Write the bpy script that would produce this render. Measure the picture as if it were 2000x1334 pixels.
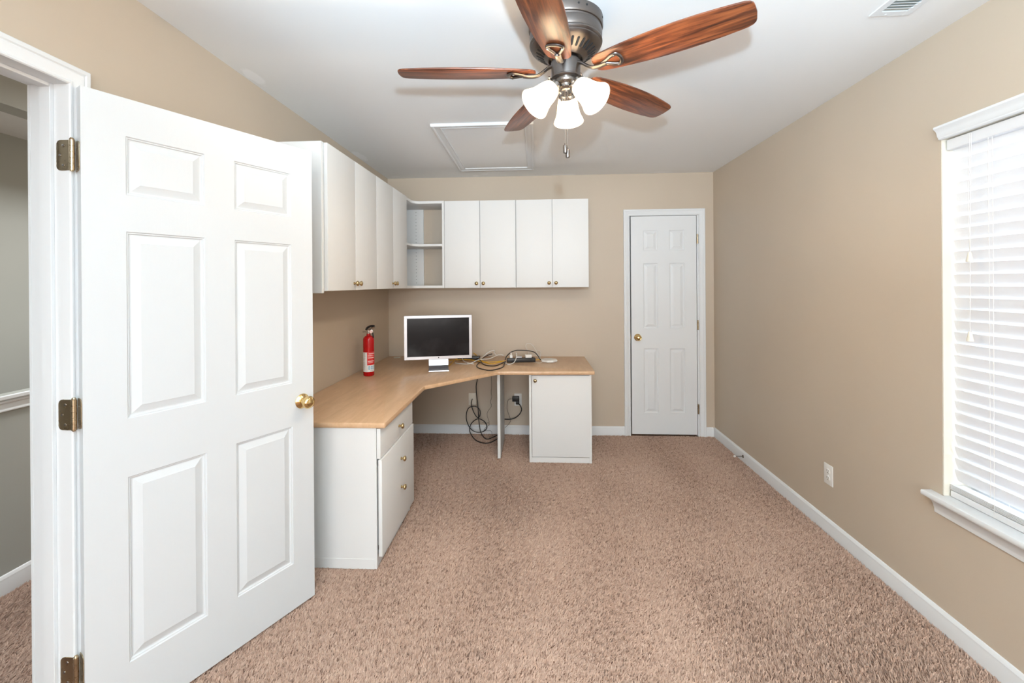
import bpy, bmesh, math, random
import numpy as np
from mathutils import Matrix, Vector
rnd = random.Random(7)
PI = math.pi
D = bpy.data
for o in list(D.objects):
    D.objects.remove(o)
COL = bpy.context.scene.collection
SC = bpy.context.scene

# ------------------------------------------------------------------ camera
def cam_basis(yaw, pitch, roll):
    cy, sy = math.cos(yaw), math.sin(yaw)
    f = Vector((sy*math.cos(pitch), cy*math.cos(pitch), math.sin(pitch)))
    r = Vector((cy, -sy, 0)); u = r.cross(f)
    return r*math.cos(roll)+u*math.sin(roll), -r*math.sin(roll)+u*math.cos(roll), f
cd = D.cameras.new('camera'); cam = D.objects.new('camera', cd); COL.objects.link(cam)
R_, U_, F_ = cam_basis(-0.0529, -0.0012, -0.0070)
M = Matrix((( R_.x, U_.x, -F_.x, 0), (R_.y, U_.y, -F_.y, 0), (R_.z, U_.z, -F_.z, 1.4257), (0, 0, 0, 1)))
cam.matrix_world = M
cd.sensor_width = 36; cd.sensor_fit = 'HORIZONTAL'; cd.lens = 828.13/2000*36
cd.shift_y = -112.5/2000; cd.clip_start = 0.02
SC.camera = cam

# ------------------------------------------------------------------ view, world, lights
SC.view_settings.view_transform = 'Standard'; SC.view_settings.look = 'None'
SC.view_settings.gamma = 1; SC.view_settings.use_curve_mapping = False
SC.view_settings.exposure = 0.16
w = D.worlds.new('sky'); SC.world = w; w.use_nodes = True
bg = w.node_tree.nodes['Background']; bg.inputs[0].default_value = (0.80, 0.90, 1.0, 1); bg.inputs[1].default_value = 5.5

def area(name, loc, rot, sx, sy, power, color, shape='RECTANGLE'):
    l = D.lights.new(name, 'AREA'); l.shape = shape; l.size = sx; l.size_y = sy; l.energy = power; l.color = color
    o = D.objects.new(name, l); COL.objects.link(o); o.location = loc; o.rotation_euler = rot
    return o
# the photographer's flash above the camera, then fill lights added behind, in the hall and over the stairwell
fl_ = D.lights.new('flash_light', 'SPOT'); fl_.energy = 190; fl_.color = (0.60, 0.82, 1.0); fl_.shadow_soft_size = 0.03
fl_.spot_size = math.radians(112); fl_.spot_blend = 0.75        # flash head on the camera, tipped up at the ceiling
flo = D.objects.new('flash_light', fl_); COL.objects.link(flo); flo.location = (0.05, -0.03, 1.68)
flo.rotation_euler = Vector((0.16, 1.0, 0.80)).to_track_quat('-Z', 'Y').to_euler()
area('flash_bounce', (0.1, -0.7, 1.95), (math.radians(180), 0, 0), 0.5, 0.5, 82, (0.58, 0.84, 1.0))
area('rear_fill_light', (0.1, -3.5, 1.45), (math.radians(90), 0, 0), 2.6, 1.7, 116, (0.965, 0.945, 0.935))  # broad fill added out of view to even out the room light
area('hall_fill_light', (-2.0, 3.0, 2.40), (0, 0, 0), 0.4, 0.4, 44, (0.95, 0.98, 1.0))  # invented source, added to brighten the hallway
area('stairwell_fill_light', (-3.0, 0.6, 2.40), (0, 0, 0), 0.4, 0.4, 17, (0.90, 0.97, 1.0))  # added fill for the stairwell wall, no known fixture
LAMP_POWER = 15.0
LAMP_COL = (1.0, 0.80, 0.56)

# ------------------------------------------------------------------ materials
def lin(c):
    return tuple((x/255/12.92 if x/255 <= 0.04045 else ((x/255+0.055)/1.055)**2.4) for x in c)
def mat(name, col, rough=0.5, metal=0.0, **k):
    m = D.materials.new(name); m.use_nodes = True; nt = m.node_tree; b = nt.nodes['Principled BSDF']
    b.inputs['Base Color'].default_value = (*col, 1); b.inputs['Roughness'].default_value = rough
    b.inputs['Metallic'].default_value = metal
    for kk, v in k.items():
        b.inputs[kk.replace('_', ' ')].default_value = v
    # fine procedural relief / colour variation on every material
    tc = nt.nodes.new('ShaderNodeTexCoord')
    return m, nt, b, tc
def noise(nt, tc, scale, detail=3, vec=None, rough=0.55, space='Object'):
    n = nt.nodes.new('ShaderNodeTexNoise'); n.inputs['Scale'].default_value = scale
    n.inputs['Detail'].default_value = detail; n.inputs['Roughness'].default_value = rough
    if vec is None:
        nt.links.new(tc.outputs[space], n.inputs['Vector'])
    else:
        mp = nt.nodes.new('ShaderNodeMapping'); mp.inputs['Scale'].default_value = vec
        nt.links.new(tc.outputs[space], mp.inputs['Vector']); nt.links.new(mp.outputs[0], n.inputs['Vector'])
    return n
def bump(nt, b, src, strength=0.1, dist=0.002):
    bp = nt.nodes.new('ShaderNodeBump'); bp.inputs['Strength'].default_value = strength; bp.inputs['Distance'].default_value = dist
    nt.links.new(src, bp.inputs['Height']); nt.links.new(bp.outputs[0], b.inputs['Normal']); return bp
def ramp(nt, src, stops):
    r = nt.nodes.new('ShaderNodeValToRGB'); e = r.color_ramp.elements
    e[0].position = stops[0][0]; e[0].color = (*stops[0][1], 1)
    e[1].position = stops[-1][0]; e[1].color = (*stops[-1][1], 1)
    for p, c in stops[1:-1]:
        x = e.new(p); x.color = (*c, 1)
    nt.links.new(src, r.inputs[0]); return r
def sc(c, k): return tuple(x*k for x in c)

def paint(name, col, rough, bscale=260, bstr=0.12, var=0.03):
    m, nt, b, tc = mat(name, col, rough)
    n = noise(nt, tc, 1.3, 2); r = ramp(nt, n.outputs[0], [(0.3, sc(col, 1-var)), (0.7, sc(col, 1+var))])
    nt.links.new(r.outputs[0], b.inputs['Base Color'])
    n2 = noise(nt, tc, bscale, 3); bump(nt, b, n2.outputs[0], bstr, 0.001)
    return m
M_WALL = paint('beige_wall_paint', (0.560, 0.468, 0.368), 0.50, 220, 0.15)
M_HALLWALL = paint('grey_hall_paint', (0.40, 0.405, 0.37), 0.6)
M_CEIL = None
M_TRIM = paint('white_gloss_trim', (0.765, 0.78, 0.79), 0.32, 90, 0.03, 0.01)
M_CAB = paint('white_melamine', (0.785, 0.785, 0.775), 0.38, 400, 0.03, 0.01)
M_PLASTIC = paint('white_plastic', (0.82, 0.81, 0.78), 0.35, 200, 0.02, 0.01)
M_IVORY = paint('ivory_plastic', (0.80, 0.76, 0.66), 0.4, 200, 0.02, 0.01)

def ceiling_material():
    col = (0.85, 0.85, 0.845)
    m, nt, b, tc = mat('ceiling_paint', col, 0.75)
    geo = nt.nodes.new('ShaderNodeNewGeometry')
    nz = noise(nt, tc, 14, 3)
    acc = None
    # pale spackle patches along the edges of the ceiling
    for (x, y, rx, ry) in [(-1.36, 2.0, .035, .10), (-1.37, 3.29, .04, .13), (-0.55, 3.965, .03, .03), (-0.45, 3.905, .04, .022),
                           (0.26, 3.985, .17, .022), (-1.31, 3.94, .05, .02), (1.17, 3.965, .09, .018)]:
        mp = nt.nodes.new('ShaderNodeMapping'); mp.inputs['Location'].default_value = (-x/rx, -y/ry, 0)
        mp.inputs['Scale'].default_value = (1/rx, 1/ry, 0); nt.links.new(geo.outputs['Position'], mp.inputs['Vector'])
        ln = nt.nodes.new('ShaderNodeVectorMath'); ln.operation = 'LENGTH'; nt.links.new(mp.outputs[0], ln.inputs[0])
        ad = nt.nodes.new('ShaderNodeMath'); ad.operation = 'ADD'; nt.links.new(ln.outputs['Value'], ad.inputs[0]); nt.links.new(nz.outputs[0], ad.inputs[1])
        mr = nt.nodes.new('ShaderNodeMapRange'); mr.inputs['From Min'].default_value = 1.25; mr.inputs['From Max'].default_value = 1.5
        mr.inputs['To Min'].default_value = 1; mr.inputs['To Max'].default_value = 0; nt.links.new(ad.outputs[0], mr.inputs['Value'])
        if acc is None: acc = mr.outputs[0]
        else:
            mx = nt.nodes.new('ShaderNodeMath'); mx.operation = 'MAXIMUM'; nt.links.new(acc, mx.inputs[0]); nt.links.new(mr.outputs[0], mx.inputs[1]); acc = mx.outputs[0]
    mix = nt.nodes.new('ShaderNodeMix'); mix.data_type = 'RGBA'; mix.inputs['A'].default_value = (*col, 1); mix.inputs['B'].default_value = (0.93, 0.93, 0.94, 1)
    nt.links.new(acc, mix.inputs['Factor']); nt.links.new(mix.outputs['Result'], b.inputs['Base Color'])
    n2 = noise(nt, tc, 180, 3); bump(nt, b, n2.outputs[0], 0.12, 0.001)
    return m
M_CEIL = ceiling_material()

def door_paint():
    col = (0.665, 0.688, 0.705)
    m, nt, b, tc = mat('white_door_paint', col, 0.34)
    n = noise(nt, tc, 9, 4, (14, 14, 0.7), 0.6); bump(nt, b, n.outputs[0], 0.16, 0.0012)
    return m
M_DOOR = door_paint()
for m_ in (M_DOOR, M_TRIM, M_CAB):
    bb_ = m_.node_tree.nodes['Principled BSDF']; bb_.inputs['Roughness'].default_value = 0.48; bb_.inputs['Specular IOR Level'].default_value = 0.32

def carpet_mat():
    m, nt, b, tc = mat('brown_carpet', (0.33, 0.19, 0.13), 0.95)
    n = noise(nt, tc, 120, 5, None, 0.7)
    r = ramp(nt, n.outputs[0], [(0.32, (0.13, 0.07, 0.045)), (0.52, (0.32, 0.19, 0.135)), (0.72, (0.47, 0.30, 0.22))])
    nt.links.new(r.outputs[0], b.inputs['Base Color']); bump(nt, b, n.outputs[0], 0.6, 0.01)
    return m
M_CARPET = carpet_mat()
def tuft_mat():
    m, nt, b, tc = mat('carpet_yarn', (0.4, 0.25, 0.18), 0.9)
    a = nt.nodes.new('ShaderNodeAttribute'); a.attribute_name = 'yarn'
    r = ramp(nt, a.outputs['Fac'], [(0.0, (0.15, 0.087, 0.062)), (0.3, (0.45, 0.295, 0.22)), (1.0, (0.64, 0.455, 0.355))])
    nt.links.new(r.outputs[0], b.inputs['Base Color'])
    b.inputs['Sheen Weight'].default_value = 0.15
    return m
M_TUFT = tuft_mat()

def desk_mat(name, dirv):
    m, nt, b, tc = mat(name, (0.60, 0.36, 0.19), 0.30)
    n = noise(nt, tc, 5, 6, dirv, 0.6, 'Object')
    r = ramp(nt, n.outputs[0], [(0.25, (0.60, 0.37, 0.205)), (0.5, (0.68, 0.435, 0.255)), (0.75, (0.75, 0.50, 0.315))])
    nt.links.new(r.outputs[0], b.inputs['Base Color']); bump(nt, b, n.outputs[0], 0.03, 0.001)
    return m
M_DESK = desk_mat('maple_laminate', (7, 1.2, 7))

def blade_mat():
    m, nt, b, tc = mat('walnut_blade', (0.25, 0.08, 0.03), 0.30)
    uv = nt.nodes.new('ShaderNodeUVMap')
    mp = nt.nodes.new('ShaderNodeMapping'); mp.inputs['Scale'].default_value = (5, 60, 1); nt.links.new(uv.outputs[0], mp.inputs['Vector'])
    n = nt.nodes.new('ShaderNodeTexNoise'); n.inputs['Scale'].default_value = 1.0; n.inputs['Detail'].default_value = 5; n.inputs['Roughness'].default_value = 0.62; n.inputs['Distortion'].default_value = 0.6
    nt.links.new(mp.outputs[0], n.inputs['Vector'])
    r = ramp(nt, n.outputs[0], [(0.32, (0.045, 0.016, 0.010)), (0.45, (0.125, 0.036, 0.016)), (0.57, (0.225, 0.066, 0.024)), (0.72, (0.33, 0.105, 0.036))])
    nt.links.new(r.outputs[0], b.inputs['Base Color']); bump(nt, b, n.outputs[0], 0.05, 0.001)
    return m
M_BLADE = blade_mat()
def metal_mat(name, col, rough, scale=60, metal=1.0):
    m, nt, b, tc = mat(name, col, rough, metal)
    n = noise(nt, tc, scale, 2)
    mr = nt.nodes.new('ShaderNodeMapRange'); mr.inputs['To Min'].default_value = rough*0.8; mr.inputs['To Max'].default_value = rough*1.25
    nt.links.new(n.outputs[0], mr.inputs['Value']); nt.links.new(mr.outputs[0], b.inputs['Roughness'])
    return m
M_PEWTER = metal_mat('brushed_pewter', (0.190, 0.168, 0.155), 0.36)
M_NICKEL = metal_mat('satin_nickel', (0.40, 0.37, 0.34), 0.28)
M_BRASS = metal_mat('polished_brass', (0.80, 0.58, 0.27), 0.16)
M_KNOB = metal_mat('aged_brass', (0.56, 0.43, 0.24), 0.24)
M_ABRASS = metal_mat('antique_brass', (0.50, 0.40, 0.27), 0.28)
M_ALU = metal_mat('brushed_aluminium', (0.44, 0.44, 0.46), 0.36)
M_STEEL = metal_mat('steel', (0.62, 0.61, 0.60), 0.25)
M_DARK = mat('dark_slot', (0.012, 0.012, 0.012), 0.7)[0]
def plastic(name, col, rough=0.4):
    m, nt, b, tc = mat(name, col, rough); n = noise(nt, tc, 300, 2); bump(nt, b, n.outputs[0], 0.03, 0.0005); return m
M_BLACK = plastic('black_rubber', (0.012, 0.012, 0.013), 0.42)
M_YELLOW = plastic('yellow_cable', (0.75, 0.42, 0.03), 0.4)
M_WCABLE = plastic('white_cable', (0.78, 0.77, 0.74), 0.4)
M_RED = plastic('red_enamel', (0.46, 0.004, 0.007), 0.18)
M_LABELW = plastic('white_label', (0.80, 0.79, 0.78), 0.45)
M_LABELR = plastic('red_label', (0.68, 0.015, 0.015), 0.4)
M_LABELT = plastic('pale_pink_print', (0.85, 0.62, 0.58), 0.45)
M_LABELB = plastic('blue_print', (0.08, 0.42, 0.62), 0.45)
M_LABELG = plastic('grey_print', (0.52, 0.50, 0.50), 0.5)
def screen_mat():
    m, nt, b, tc = mat('dark_screen', (0.010, 0.010, 0.012), 0.16)
    b.inputs['Specular IOR Level'].default_value = 0.18
    n = noise(nt, tc, 5, 3); r = ramp(nt, n.outputs[0], [(0.5, (0.010, 0.010, 0.012)), (0.8, (0.030, 0.029, 0.032))])
    nt.links.new(r.outputs[0], b.inputs['Base Color']); return m
M_SCREEN = screen_mat()
def glass_mat():
    m, nt, b, tc = mat('window_glass', (0.95, 0.98, 1.0), 0.02); b.inputs['Transmission Weight'].default_value = 1.0; b.inputs['IOR'].default_value = 1.05; return m
M_GLASS = glass_mat()
def slat_mat():
    m, nt, b, tc = mat('white_slat', (0.88, 0.88, 0.89), 0.4)
    tr = nt.nodes.new('ShaderNodeBsdfTranslucent'); tr.inputs[0].default_value = (0.92, 0.95, 1.0, 1)
    mx = nt.nodes.new('ShaderNodeMixShader'); mx.inputs[0].default_value = 0.16
    nt.links.new(b.outputs[0], mx.inputs[1]); nt.links.new(tr.outputs[0], mx.inputs[2])
    nt.links.new(mx.outputs[0], nt.nodes['Material Output'].inputs['Surface'])
    n = noise(nt, tc, 30, 3, (6, 0.4, 6)); bump(nt, b, n.outputs[0], 0.03, 0.0005)
    return m
M_SLAT = slat_mat()
def shade_mat():
    m, nt, b, tc = mat('frosted_lamp_glass', (0.95, 0.93, 0.88), 0.35)
    b.inputs['Emission Color'].default_value = (1.0, 0.88, 0.70, 1); b.inputs['Emission Strength'].default_value = 1.3
    tr = nt.nodes.new('ShaderNodeBsdfTranslucent'); tr.inputs[0].default_value = (1, 0.95, 0.86, 1)
    mx = nt.nodes.new('ShaderNodeMixShader'); mx.inputs[0].default_value = 0.55
    nt.links.new(b.outputs[0], mx.inputs[1]); nt.links.new(tr.outputs[0], mx.inputs[2])
    nt.links.new(mx.outputs[0], nt.nodes['Material Output'].inputs['Surface'])
    return m
M_SHADE = shade_mat()
M_BULB = mat('lit_bulb', (1, 1, 1), 0.5)[0]
_b = M_BULB.node_tree.nodes['Principled BSDF']; _b.inputs['Emission Color'].default_value = (1, 0.85, 0.62, 1); _b.inputs['Emission Strength'].default_value = 12

# ------------------------------------------------------------------ mesh helpers
class MB:
    def __init__(s): s.v = []; s.f = []; s.uv = {}
    def add(s, vs, fs):
        k = len(s.v); s.v += [tuple(v) for v in vs]; s.f += [tuple(i+k for i in f) for f in fs]; return s
    def xf(s, M_):
        s.v = [tuple(M_ @ Vector(v)) for v in s.v]; return s
    def merge(s, o): return s.add(o.v, o.f)
def box(x0, x1, y0, y1, z0, z1, bev=0.0, seg=1):
    m = MB(); x0, x1 = sorted((x0, x1)); y0, y1 = sorted((y0, y1)); z0, z1 = sorted((z0, z1))
    vs = [(x0, y0, z0), (x1, y0, z0), (x1, y1, z0), (x0, y1, z0), (x0, y0, z1), (x1, y0, z1), (x1, y1, z1), (x0, y1, z1)]
    fs = [(0, 3, 2, 1), (4, 5, 6, 7), (0, 1, 5, 4), (1, 2, 6, 5), (2, 3, 7, 6), (3, 0, 4, 7)]
    if bev <= 0: return m.add(vs, fs)
    bm = bmesh.new(); bv = [bm.verts.new(v) for v in vs]
    for f in fs: bm.faces.new([bv[i] for i in f])
    bmesh.ops.bevel(bm, geom=bm.edges[:], offset=bev, segments=seg, affect='EDGES', profile=0.6)
    bm.verts.index_update()
    m.add([v.co[:] for v in bm.verts], [[v.index for v in f.verts] for f in bm.faces]); bm.free(); return m
def lathe(prof, n=32, cap=True):
    """profile of (r, z) turned about Z"""
    m = MB(); vs = []; fs = []
    for r, z in prof:
        for i in range(n):
            a = 2*PI*i/n; vs.append((r*math.cos(a), r*math.sin(a), z))
    for j in range(len(prof)-1):
        for i in range(n):
            k = (i+1) % n; fs.append((j*n+i, j*n+k, (j+1)*n+k, (j+1)*n+i))
    if cap:
        if prof[0][0] > 1e-6: fs.append(tuple(range(n))[::-1])
        if prof[-1][0] > 1e-6: fs.append(tuple((len(prof)-1)*n+i for i in range(n)))
    return m.add(vs, fs)
def rot_to(d):
    return Vector((0, 0, 1)).rotation_difference(Vector(d).normalized()).to_matrix().to_4x4()
def at(p, d=(0, 0, 1)): return Matrix.Translation(Vector(p)) @ rot_to(d)
def smooth_path(pts, closed=False, n=8):
    P = [Vector(p) for p in pts]; out = []; L = len(P)
    rng = range(L) if closed else range(L-1)
    for i in rng:
        p0 = P[(i-1) % L] if (closed or i > 0) else P[0]; p1 = P[i]; p2 = P[(i+1) % L]
        p3 = P[(i+2) % L] if (closed or i+2 < L) else P[-1]
        for k in range(n):
            t = k/n
            out.append(0.5*((2*p1)+(-p0+p2)*t+(2*p0-5*p1+4*p2-p3)*t*t+(-p0+3*p1-3*p2+p3)*t**3))
    if not closed: out.append(P[-1])
    return out
def tube(pts, r, n=8, closed=False, sub=6, flat=None):
    """round (or flattened, flat=(a,b)) tube along a smoothed path"""
    P = smooth_path(pts, closed, sub) if sub else [Vector(p) for p in pts]
    m = MB(); vs = []; fs = []; L = len(P); up = Vector((0, 0, 1))
    a, b = flat if flat else (r, r)
    prev = None
    for i, p in enumerate(P):
        if closed: t = (P[(i+1) % L]-P[i-1])
        else: t = P[min(i+1, L-1)]-P[max(i-1, 0)]
        t = t.normalized() if t.length > 1e-9 else Vector((1, 0, 0))
        if prev is None or flat:
            s = t.cross(up)
            if s.length < 1e-3: s = t.cross(Vector((1, 0, 0)))
        else: s = prev - t*prev.dot(t)
        s.normalize(); prev = s; q = s.cross(t)
        for k in range(n):
            an = 2*PI*k/n; vs.append(p+s*(a*math.cos(an))+q*(b*math.sin(an)))
    R = L if closed else L-1
    for i in range(R):
        j = (i+1) % L
        for k in range(n):
            l = (k+1) % n; fs.append((i*n+k, i*n+l, j*n+l, j*n+k))
    if not closed:
        fs.append(tuple(range(n))[::-1]); fs.append(tuple((L-1)*n+k for k in range(n)))
    return m.add(vs, fs)
def prism(poly, z0, z1, bev=0.0):
    """polygon in XY extruded in Z"""
    n = len(poly); m = MB()
    vs = [(x, y, z0) for x, y in poly]+[(x, y, z1) for x, y in poly]
    fs = [tuple(range(n))[::-1], tuple(range(n, 2*n))]+[(i, (i+1) % n, n+(i+1) % n, n+i) for i in range(n)]
    if bev <= 0: return m.add(vs, fs)
    bm = bmesh.new(); bv = [bm.verts.new(v) for v in vs]
    for f in fs: bm.faces.new([bv[i] for i in f])
    bmesh.ops.recalc_face_normals(bm, faces=bm.faces[:])
    ed = [e for e in bm.edges if abs(e.verts[0].co.z-e.verts[1].co.z) < 1e-6]
    bmesh.ops.bevel(bm, geom=ed, offset=bev, segments=2, affect='EDGES', profile=0.5)
    bm.verts.index_update(); m.add([v.co[:] for v in bm.verts], [[v.index for v in f.verts] for f in bm.faces]); bm.free(); return m
def sweep(profile, path, nrm, closed=False):
    """profile points (a, b): a = sideways offset (away from path's inner line, miter-corrected), b = offset along nrm; open mitred path"""
    P = [Vector(p) for p in path]; N = Vector(nrm).normalized(); m = MB(); vs = []; fs = []; n = len(profile)
    for i, p in enumerate(P):
        t0 = (P[i]-P[i-1]).normalized() if (i > 0 or closed) else (P[1]-P[0]).normalized()
        t1 = (P[(i+1) % len(P)]-P[i]).normalized() if (i < len(P)-1 or closed) else t0
        s0 = t0.cross(N); s1 = t1.cross(N); s = (s0+s1); s = s/ (s.dot(s0)) if s.length > 1e-6 else s0
        for a, b in profile: vs.append(p+s*a+N*b)
    for i in range(len(P) if closed else len(P)-1):
        i2 = (i+1) % len(P)
        for k in range(n):
            l = (k+1) % n; fs.append((i*n+k, i*n+l, i2*n+l, i2*n+k))
    if not closed:
        fs.append(tuple(range(n))[::-1]); fs.append(tuple((len(P)-1)*n+k for k in range(n)))
    return m.add(vs, fs)

WPOS = {}
def obj(name, mb, m, parent=None, smooth=30, uvs=None):
    """one mesh object; vertices are given in world coordinates, the origin goes to their middle"""
    V = np.array(mb.v, dtype=float); c = (V.min(0)+V.max(0))/2
    me = D.meshes.new(name); me.from_pydata((V-c).tolist(), [], mb.f); me.materials.append(m)
    bm = bmesh.new(); bm.from_mesh(me); bmesh.ops.recalc_face_normals(bm, faces=bm.faces[:]); bm.to_mesh(me); bm.free()
    if smooth:
        me.polygons.foreach_set('use_smooth', [True]*len(me.polygons)); me.set_sharp_from_angle(angle=math.radians(smooth))
    if uvs:
        ul = me.uv_layers.new(name='UVMap')
        for lp in me.loops: ul.data[lp.index].uv = uvs[lp.vertex_index]
    me.update()
    o = D.objects.new(name, me); COL.objects.link(o)
    pw = WPOS[parent.name] if parent else Vector((0, 0, 0))
    o.parent = parent; o.location = Vector(c)-pw; WPOS[o.name] = Vector(c)
    return o
def thing(name, label, cat, loc, group=None):
    o = D.objects.new(name, None); COL.objects.link(o); o.location = loc; WPOS[o.name] = Vector(loc); o.empty_display_size = 0.05
    tag(o, label, cat, group); return o
def tag(o, label, cat, group=None, kind=None):
    if label: o['label'] = label
    if cat: o['category'] = cat
    if group: o['group'] = group
    if kind: o['kind'] = kind
    return o
def struct(o, label=None, cat=None):
    o['kind'] = 'structure'
    if label: o['label'] = label
    if cat: o['category'] = cat
    return o
def dup(o, dloc, parent=None):
    """copy of an object and its children, shifted"""
    c = o.copy(); COL.objects.link(c)
    if parent is not None: c.parent = parent
    c.location = Vector(o.location)+Vector(dloc)
    base = WPOS[o.name]+Vector(dloc); WPOS[c.name] = base
    for ch in [x for x in D.objects if x.parent == o and x is not c]:
        d = ch.copy(); COL.objects.link(d); d.parent = c; WPOS[d.name] = WPOS[ch.name]+Vector(dloc)
    return c

# ------------------------------------------------------------------ the room
XL, XR, YB, YR, H = -1.403, 1.655, 4.011, -3.6, 2.44
DY0, DY1, DZ = 0.435, 1.205, 2.036         # entry doorway in the left wall
WY0, WY1, WZ0, WZ1 = 0.870, 1.815, 0.552, 2.000  # window in the right wall
CX0, CX1, CZ = 0.885, 1.505, 2.050         # closet doorway in the back wall

fl = obj('floor', box(-4.2, XR+0.3, YR-0.2, 6.0, -0.12, -0.008), M_CARPET, smooth=0); struct(fl, 'brown plush carpet floor of the room and hallway', 'floor')
ce = obj('ceiling', box(-4.2, XR+0.3, YR-0.2, 6.0, H, H+0.12), M_CEIL, smooth=0); struct(ce, 'white painted ceiling with pale spackle patches', 'ceiling')
JT = 0.0125
m = box(XL-0.117, XL, YR, DY0-JT, -0.008, H).merge(box(XL-0.117, XL, DY1+JT, 6.0, -0.008, H)).merge(box(XL-0.117, XL, DY0-JT, DY1+JT, DZ+JT, H))
struct(obj('wall_left', m, M_WALL, smooth=0), 'beige wall on the left with the open doorway', 'wall')
m = box(XL, CX0-0.013, YB, YB+0.117, -0.008, H).merge(box(CX1+0.015, XR, YB, YB+0.117, -0.008, H)).merge(box(CX0-0.013, CX1+0.015, YB, YB+0.117, CZ+0.013, H))
struct(obj('wall_back', m, M_WALL, smooth=0), 'beige far wall behind the desk and the closet door', 'wall')
m = box(XR, XR+0.16, YR, WY0-0.002, -0.008, H).merge(box(XR, XR+0.16, WY1+0.002, 6.0, -0.008, H)).merge(box(XR, XR+0.16, WY0-0.002, WY1+0.002, WZ1+0.002, H)).merge(box(XR, XR+0.16, WY0-0.002, WY1+0.002, -0.008, WZ0-0.0225))
struct(obj('wall_right', m, M_WALL, smooth=0), 'beige wall on the right with the window', 'wall')
struct(obj('wall_rear', box(-4.2, XR+0.16, YR-0.12, YR, 0, H), M_WALL, smooth=0), 'beige wall behind the camera', 'wall')
# closet interior and hallway
struct(obj('wall_closet', box(CX0-0.3, XR, YB+0.6, YB+0.65, 0, H).merge(box(CX0-0.32, CX0-0.27, YB+0.117, YB+0.65, 0, H)), M_WALL, smooth=0), 'beige wall inside the closet', 'wall')
hw = obj('wall_hall', box(-2.60, -2.48, -1.0, 6.0, 0, 0.905), M_HALLWALL, smooth=0); struct(hw, 'low grey half wall in the hallway seen through the doorway', 'wall')
struct(obj('wall_stairwell', box(-3.62, -3.5, YR, 6.0, -0.1, H), M_HALLWALL, smooth=0), 'grey stairwell wall beyond the half wall', 'wall')
struct(obj('wall_hall_end', box(-3.6, XL-0.117, 5.5, 5.6, 0, H), M_HALLWALL, smooth=0), 'grey wall at the end of the hallway', 'wall')
struct(obj('wall_header', box(-2.60, -2.48, -1.0, 6.0, 2.285, H), M_HALLWALL, smooth=0), 'boxed header above the stairwell opening', 'wall')
# half-wall rail moulding
rp = [(0, 0), (0.012, 0), (0.012, 0.006), (0.006, 0.012), (0.006, 0.034), (0.016, 0.040), (0.018, 0.048), (0.012, 0.050), (0.012, 0.054), (0.026, 0.058), (0.026, 0.072), (0, 0.072)]
def wallrun(profile, x0, y0, x1, y1, nx, ny):
    """skirting style run: profile (out, up) along a straight floor line with outward normal (nx, ny)"""
    m = MB(); n = len(profile); vs = [(x+nx*a, y+ny*a, b) for (x, y) in ((x0, y0), (x1, y1)) for a, b in profile]
    fs = [(k, (k+1) % n, n+(k+1) % n, n+k) for k in range(n)]+[tuple(range(n))[::-1], tuple(range(n, 2*n))]
    return m.add(vs, fs)
m = wallrun([(a, b+0.845) for a, b in rp], -2.48, -1, -2.48, 6, 1, 0)
struct(obj('trim_3', m, M_TRIM), 'white rail moulding on the hallway half wall', 'trim')
# baseboards
bp = [(0, -0.008), (0.013, -0.008), (0.013, 0.058), (0.011, 0.064), (0.0115, 0.068), (0.008, 0.076), (0.005, 0.081), (0, 0.083)]
struct(obj('baseboard_right', wallrun(bp, XR, YR, XR, YB, -1, 0), M_TRIM), 'white baseboard along the right wall', 'baseboard')
m = wallrun(bp, XL, YB, 0.832, YB, 0, -1).merge(wallrun(bp, 1.575, YB, XR-0.013, YB, 0, -1))
struct(obj('baseboard_back', m, M_TRIM), 'white baseboard along the far wall', 'baseboard')
m = wallrun(bp, XL, DY1+0.068, XL, YB, 1, 0).merge(wallrun(bp, XL, YR, XL, DY0-0.068, 1, 0))
struct(obj('baseboard_left', m, M_TRIM), 'white baseboard along the left wall', 'baseboard')
struct(obj('baseboard_hall', wallrun(bp, -2.48, -1, -2.48, 6, 1, 0), M_TRIM), 'white baseboard of the hallway half wall', 'baseboard')

# ------------------------------------------------------------------ casings and jambs
cas = [(0, 0), (0, 0.008), (0.003, 0.011), (0.008, 0.011), (0.011, 0.008), (0.016, 0.0095), (0.026, 0.0135), (0.036, 0.0165), (0.040, 0.015), (0.044, 0.018), (0.054, 0.018), (0.057, 0.016), (0.057, 0)]
# entry casing (room side) + jamb with stop
m = sweep(cas, [(XL, DY1-0.001, -0.008), (XL, DY1-0.001, DZ), (XL, DY0+0.001, DZ), (XL, DY0+0.001, -0.008)], (1, 0, 0))
t1 = obj('trim_1', m, M_TRIM, smooth=25); struct(t1, 'white moulded casing around the entry doorway at the left', 'trim')
j = MB(); jt = 0.012; xh = XL-0.117
for (y0, y1) in ((DY1-0.0, DY1+jt), (DY0-jt, DY0)):
    j.merge(box(xh-0.001, XL+0.001, y0, y1, -0.008, DZ+jt, 0.001))
j.merge(box(xh-0.001, XL+0.001, DY0, DY1, DZ, DZ+jt, 0.001))
jm = obj('door_jamb', j, M_TRIM, t1, smooth=25)
s = box(XL-0.076, XL-0.041, DY1-0.011, DY1, -0.008, DZ, 0.001).merge(box(XL-0.076, XL-0.041, DY0, DY0+0.011, -0.008, DZ, 0.001)).merge(box(XL-0.076, XL-0.041, DY0+0.011, DY1-0.011, DZ-0.011, DZ, 0.001))
obj('door_stop_strip', s, M_TRIM, t1, smooth=25)
m = sweep(cas, [(xh, DY0+0.001, -0.008), (xh, DY0+0.001, DZ), (xh, DY1-0.001, DZ), (xh, DY1-0.001, -0.008)], (-1, 0, 0))
obj('hall_casing', m, M_TRIM, t1, smooth=25)
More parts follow.
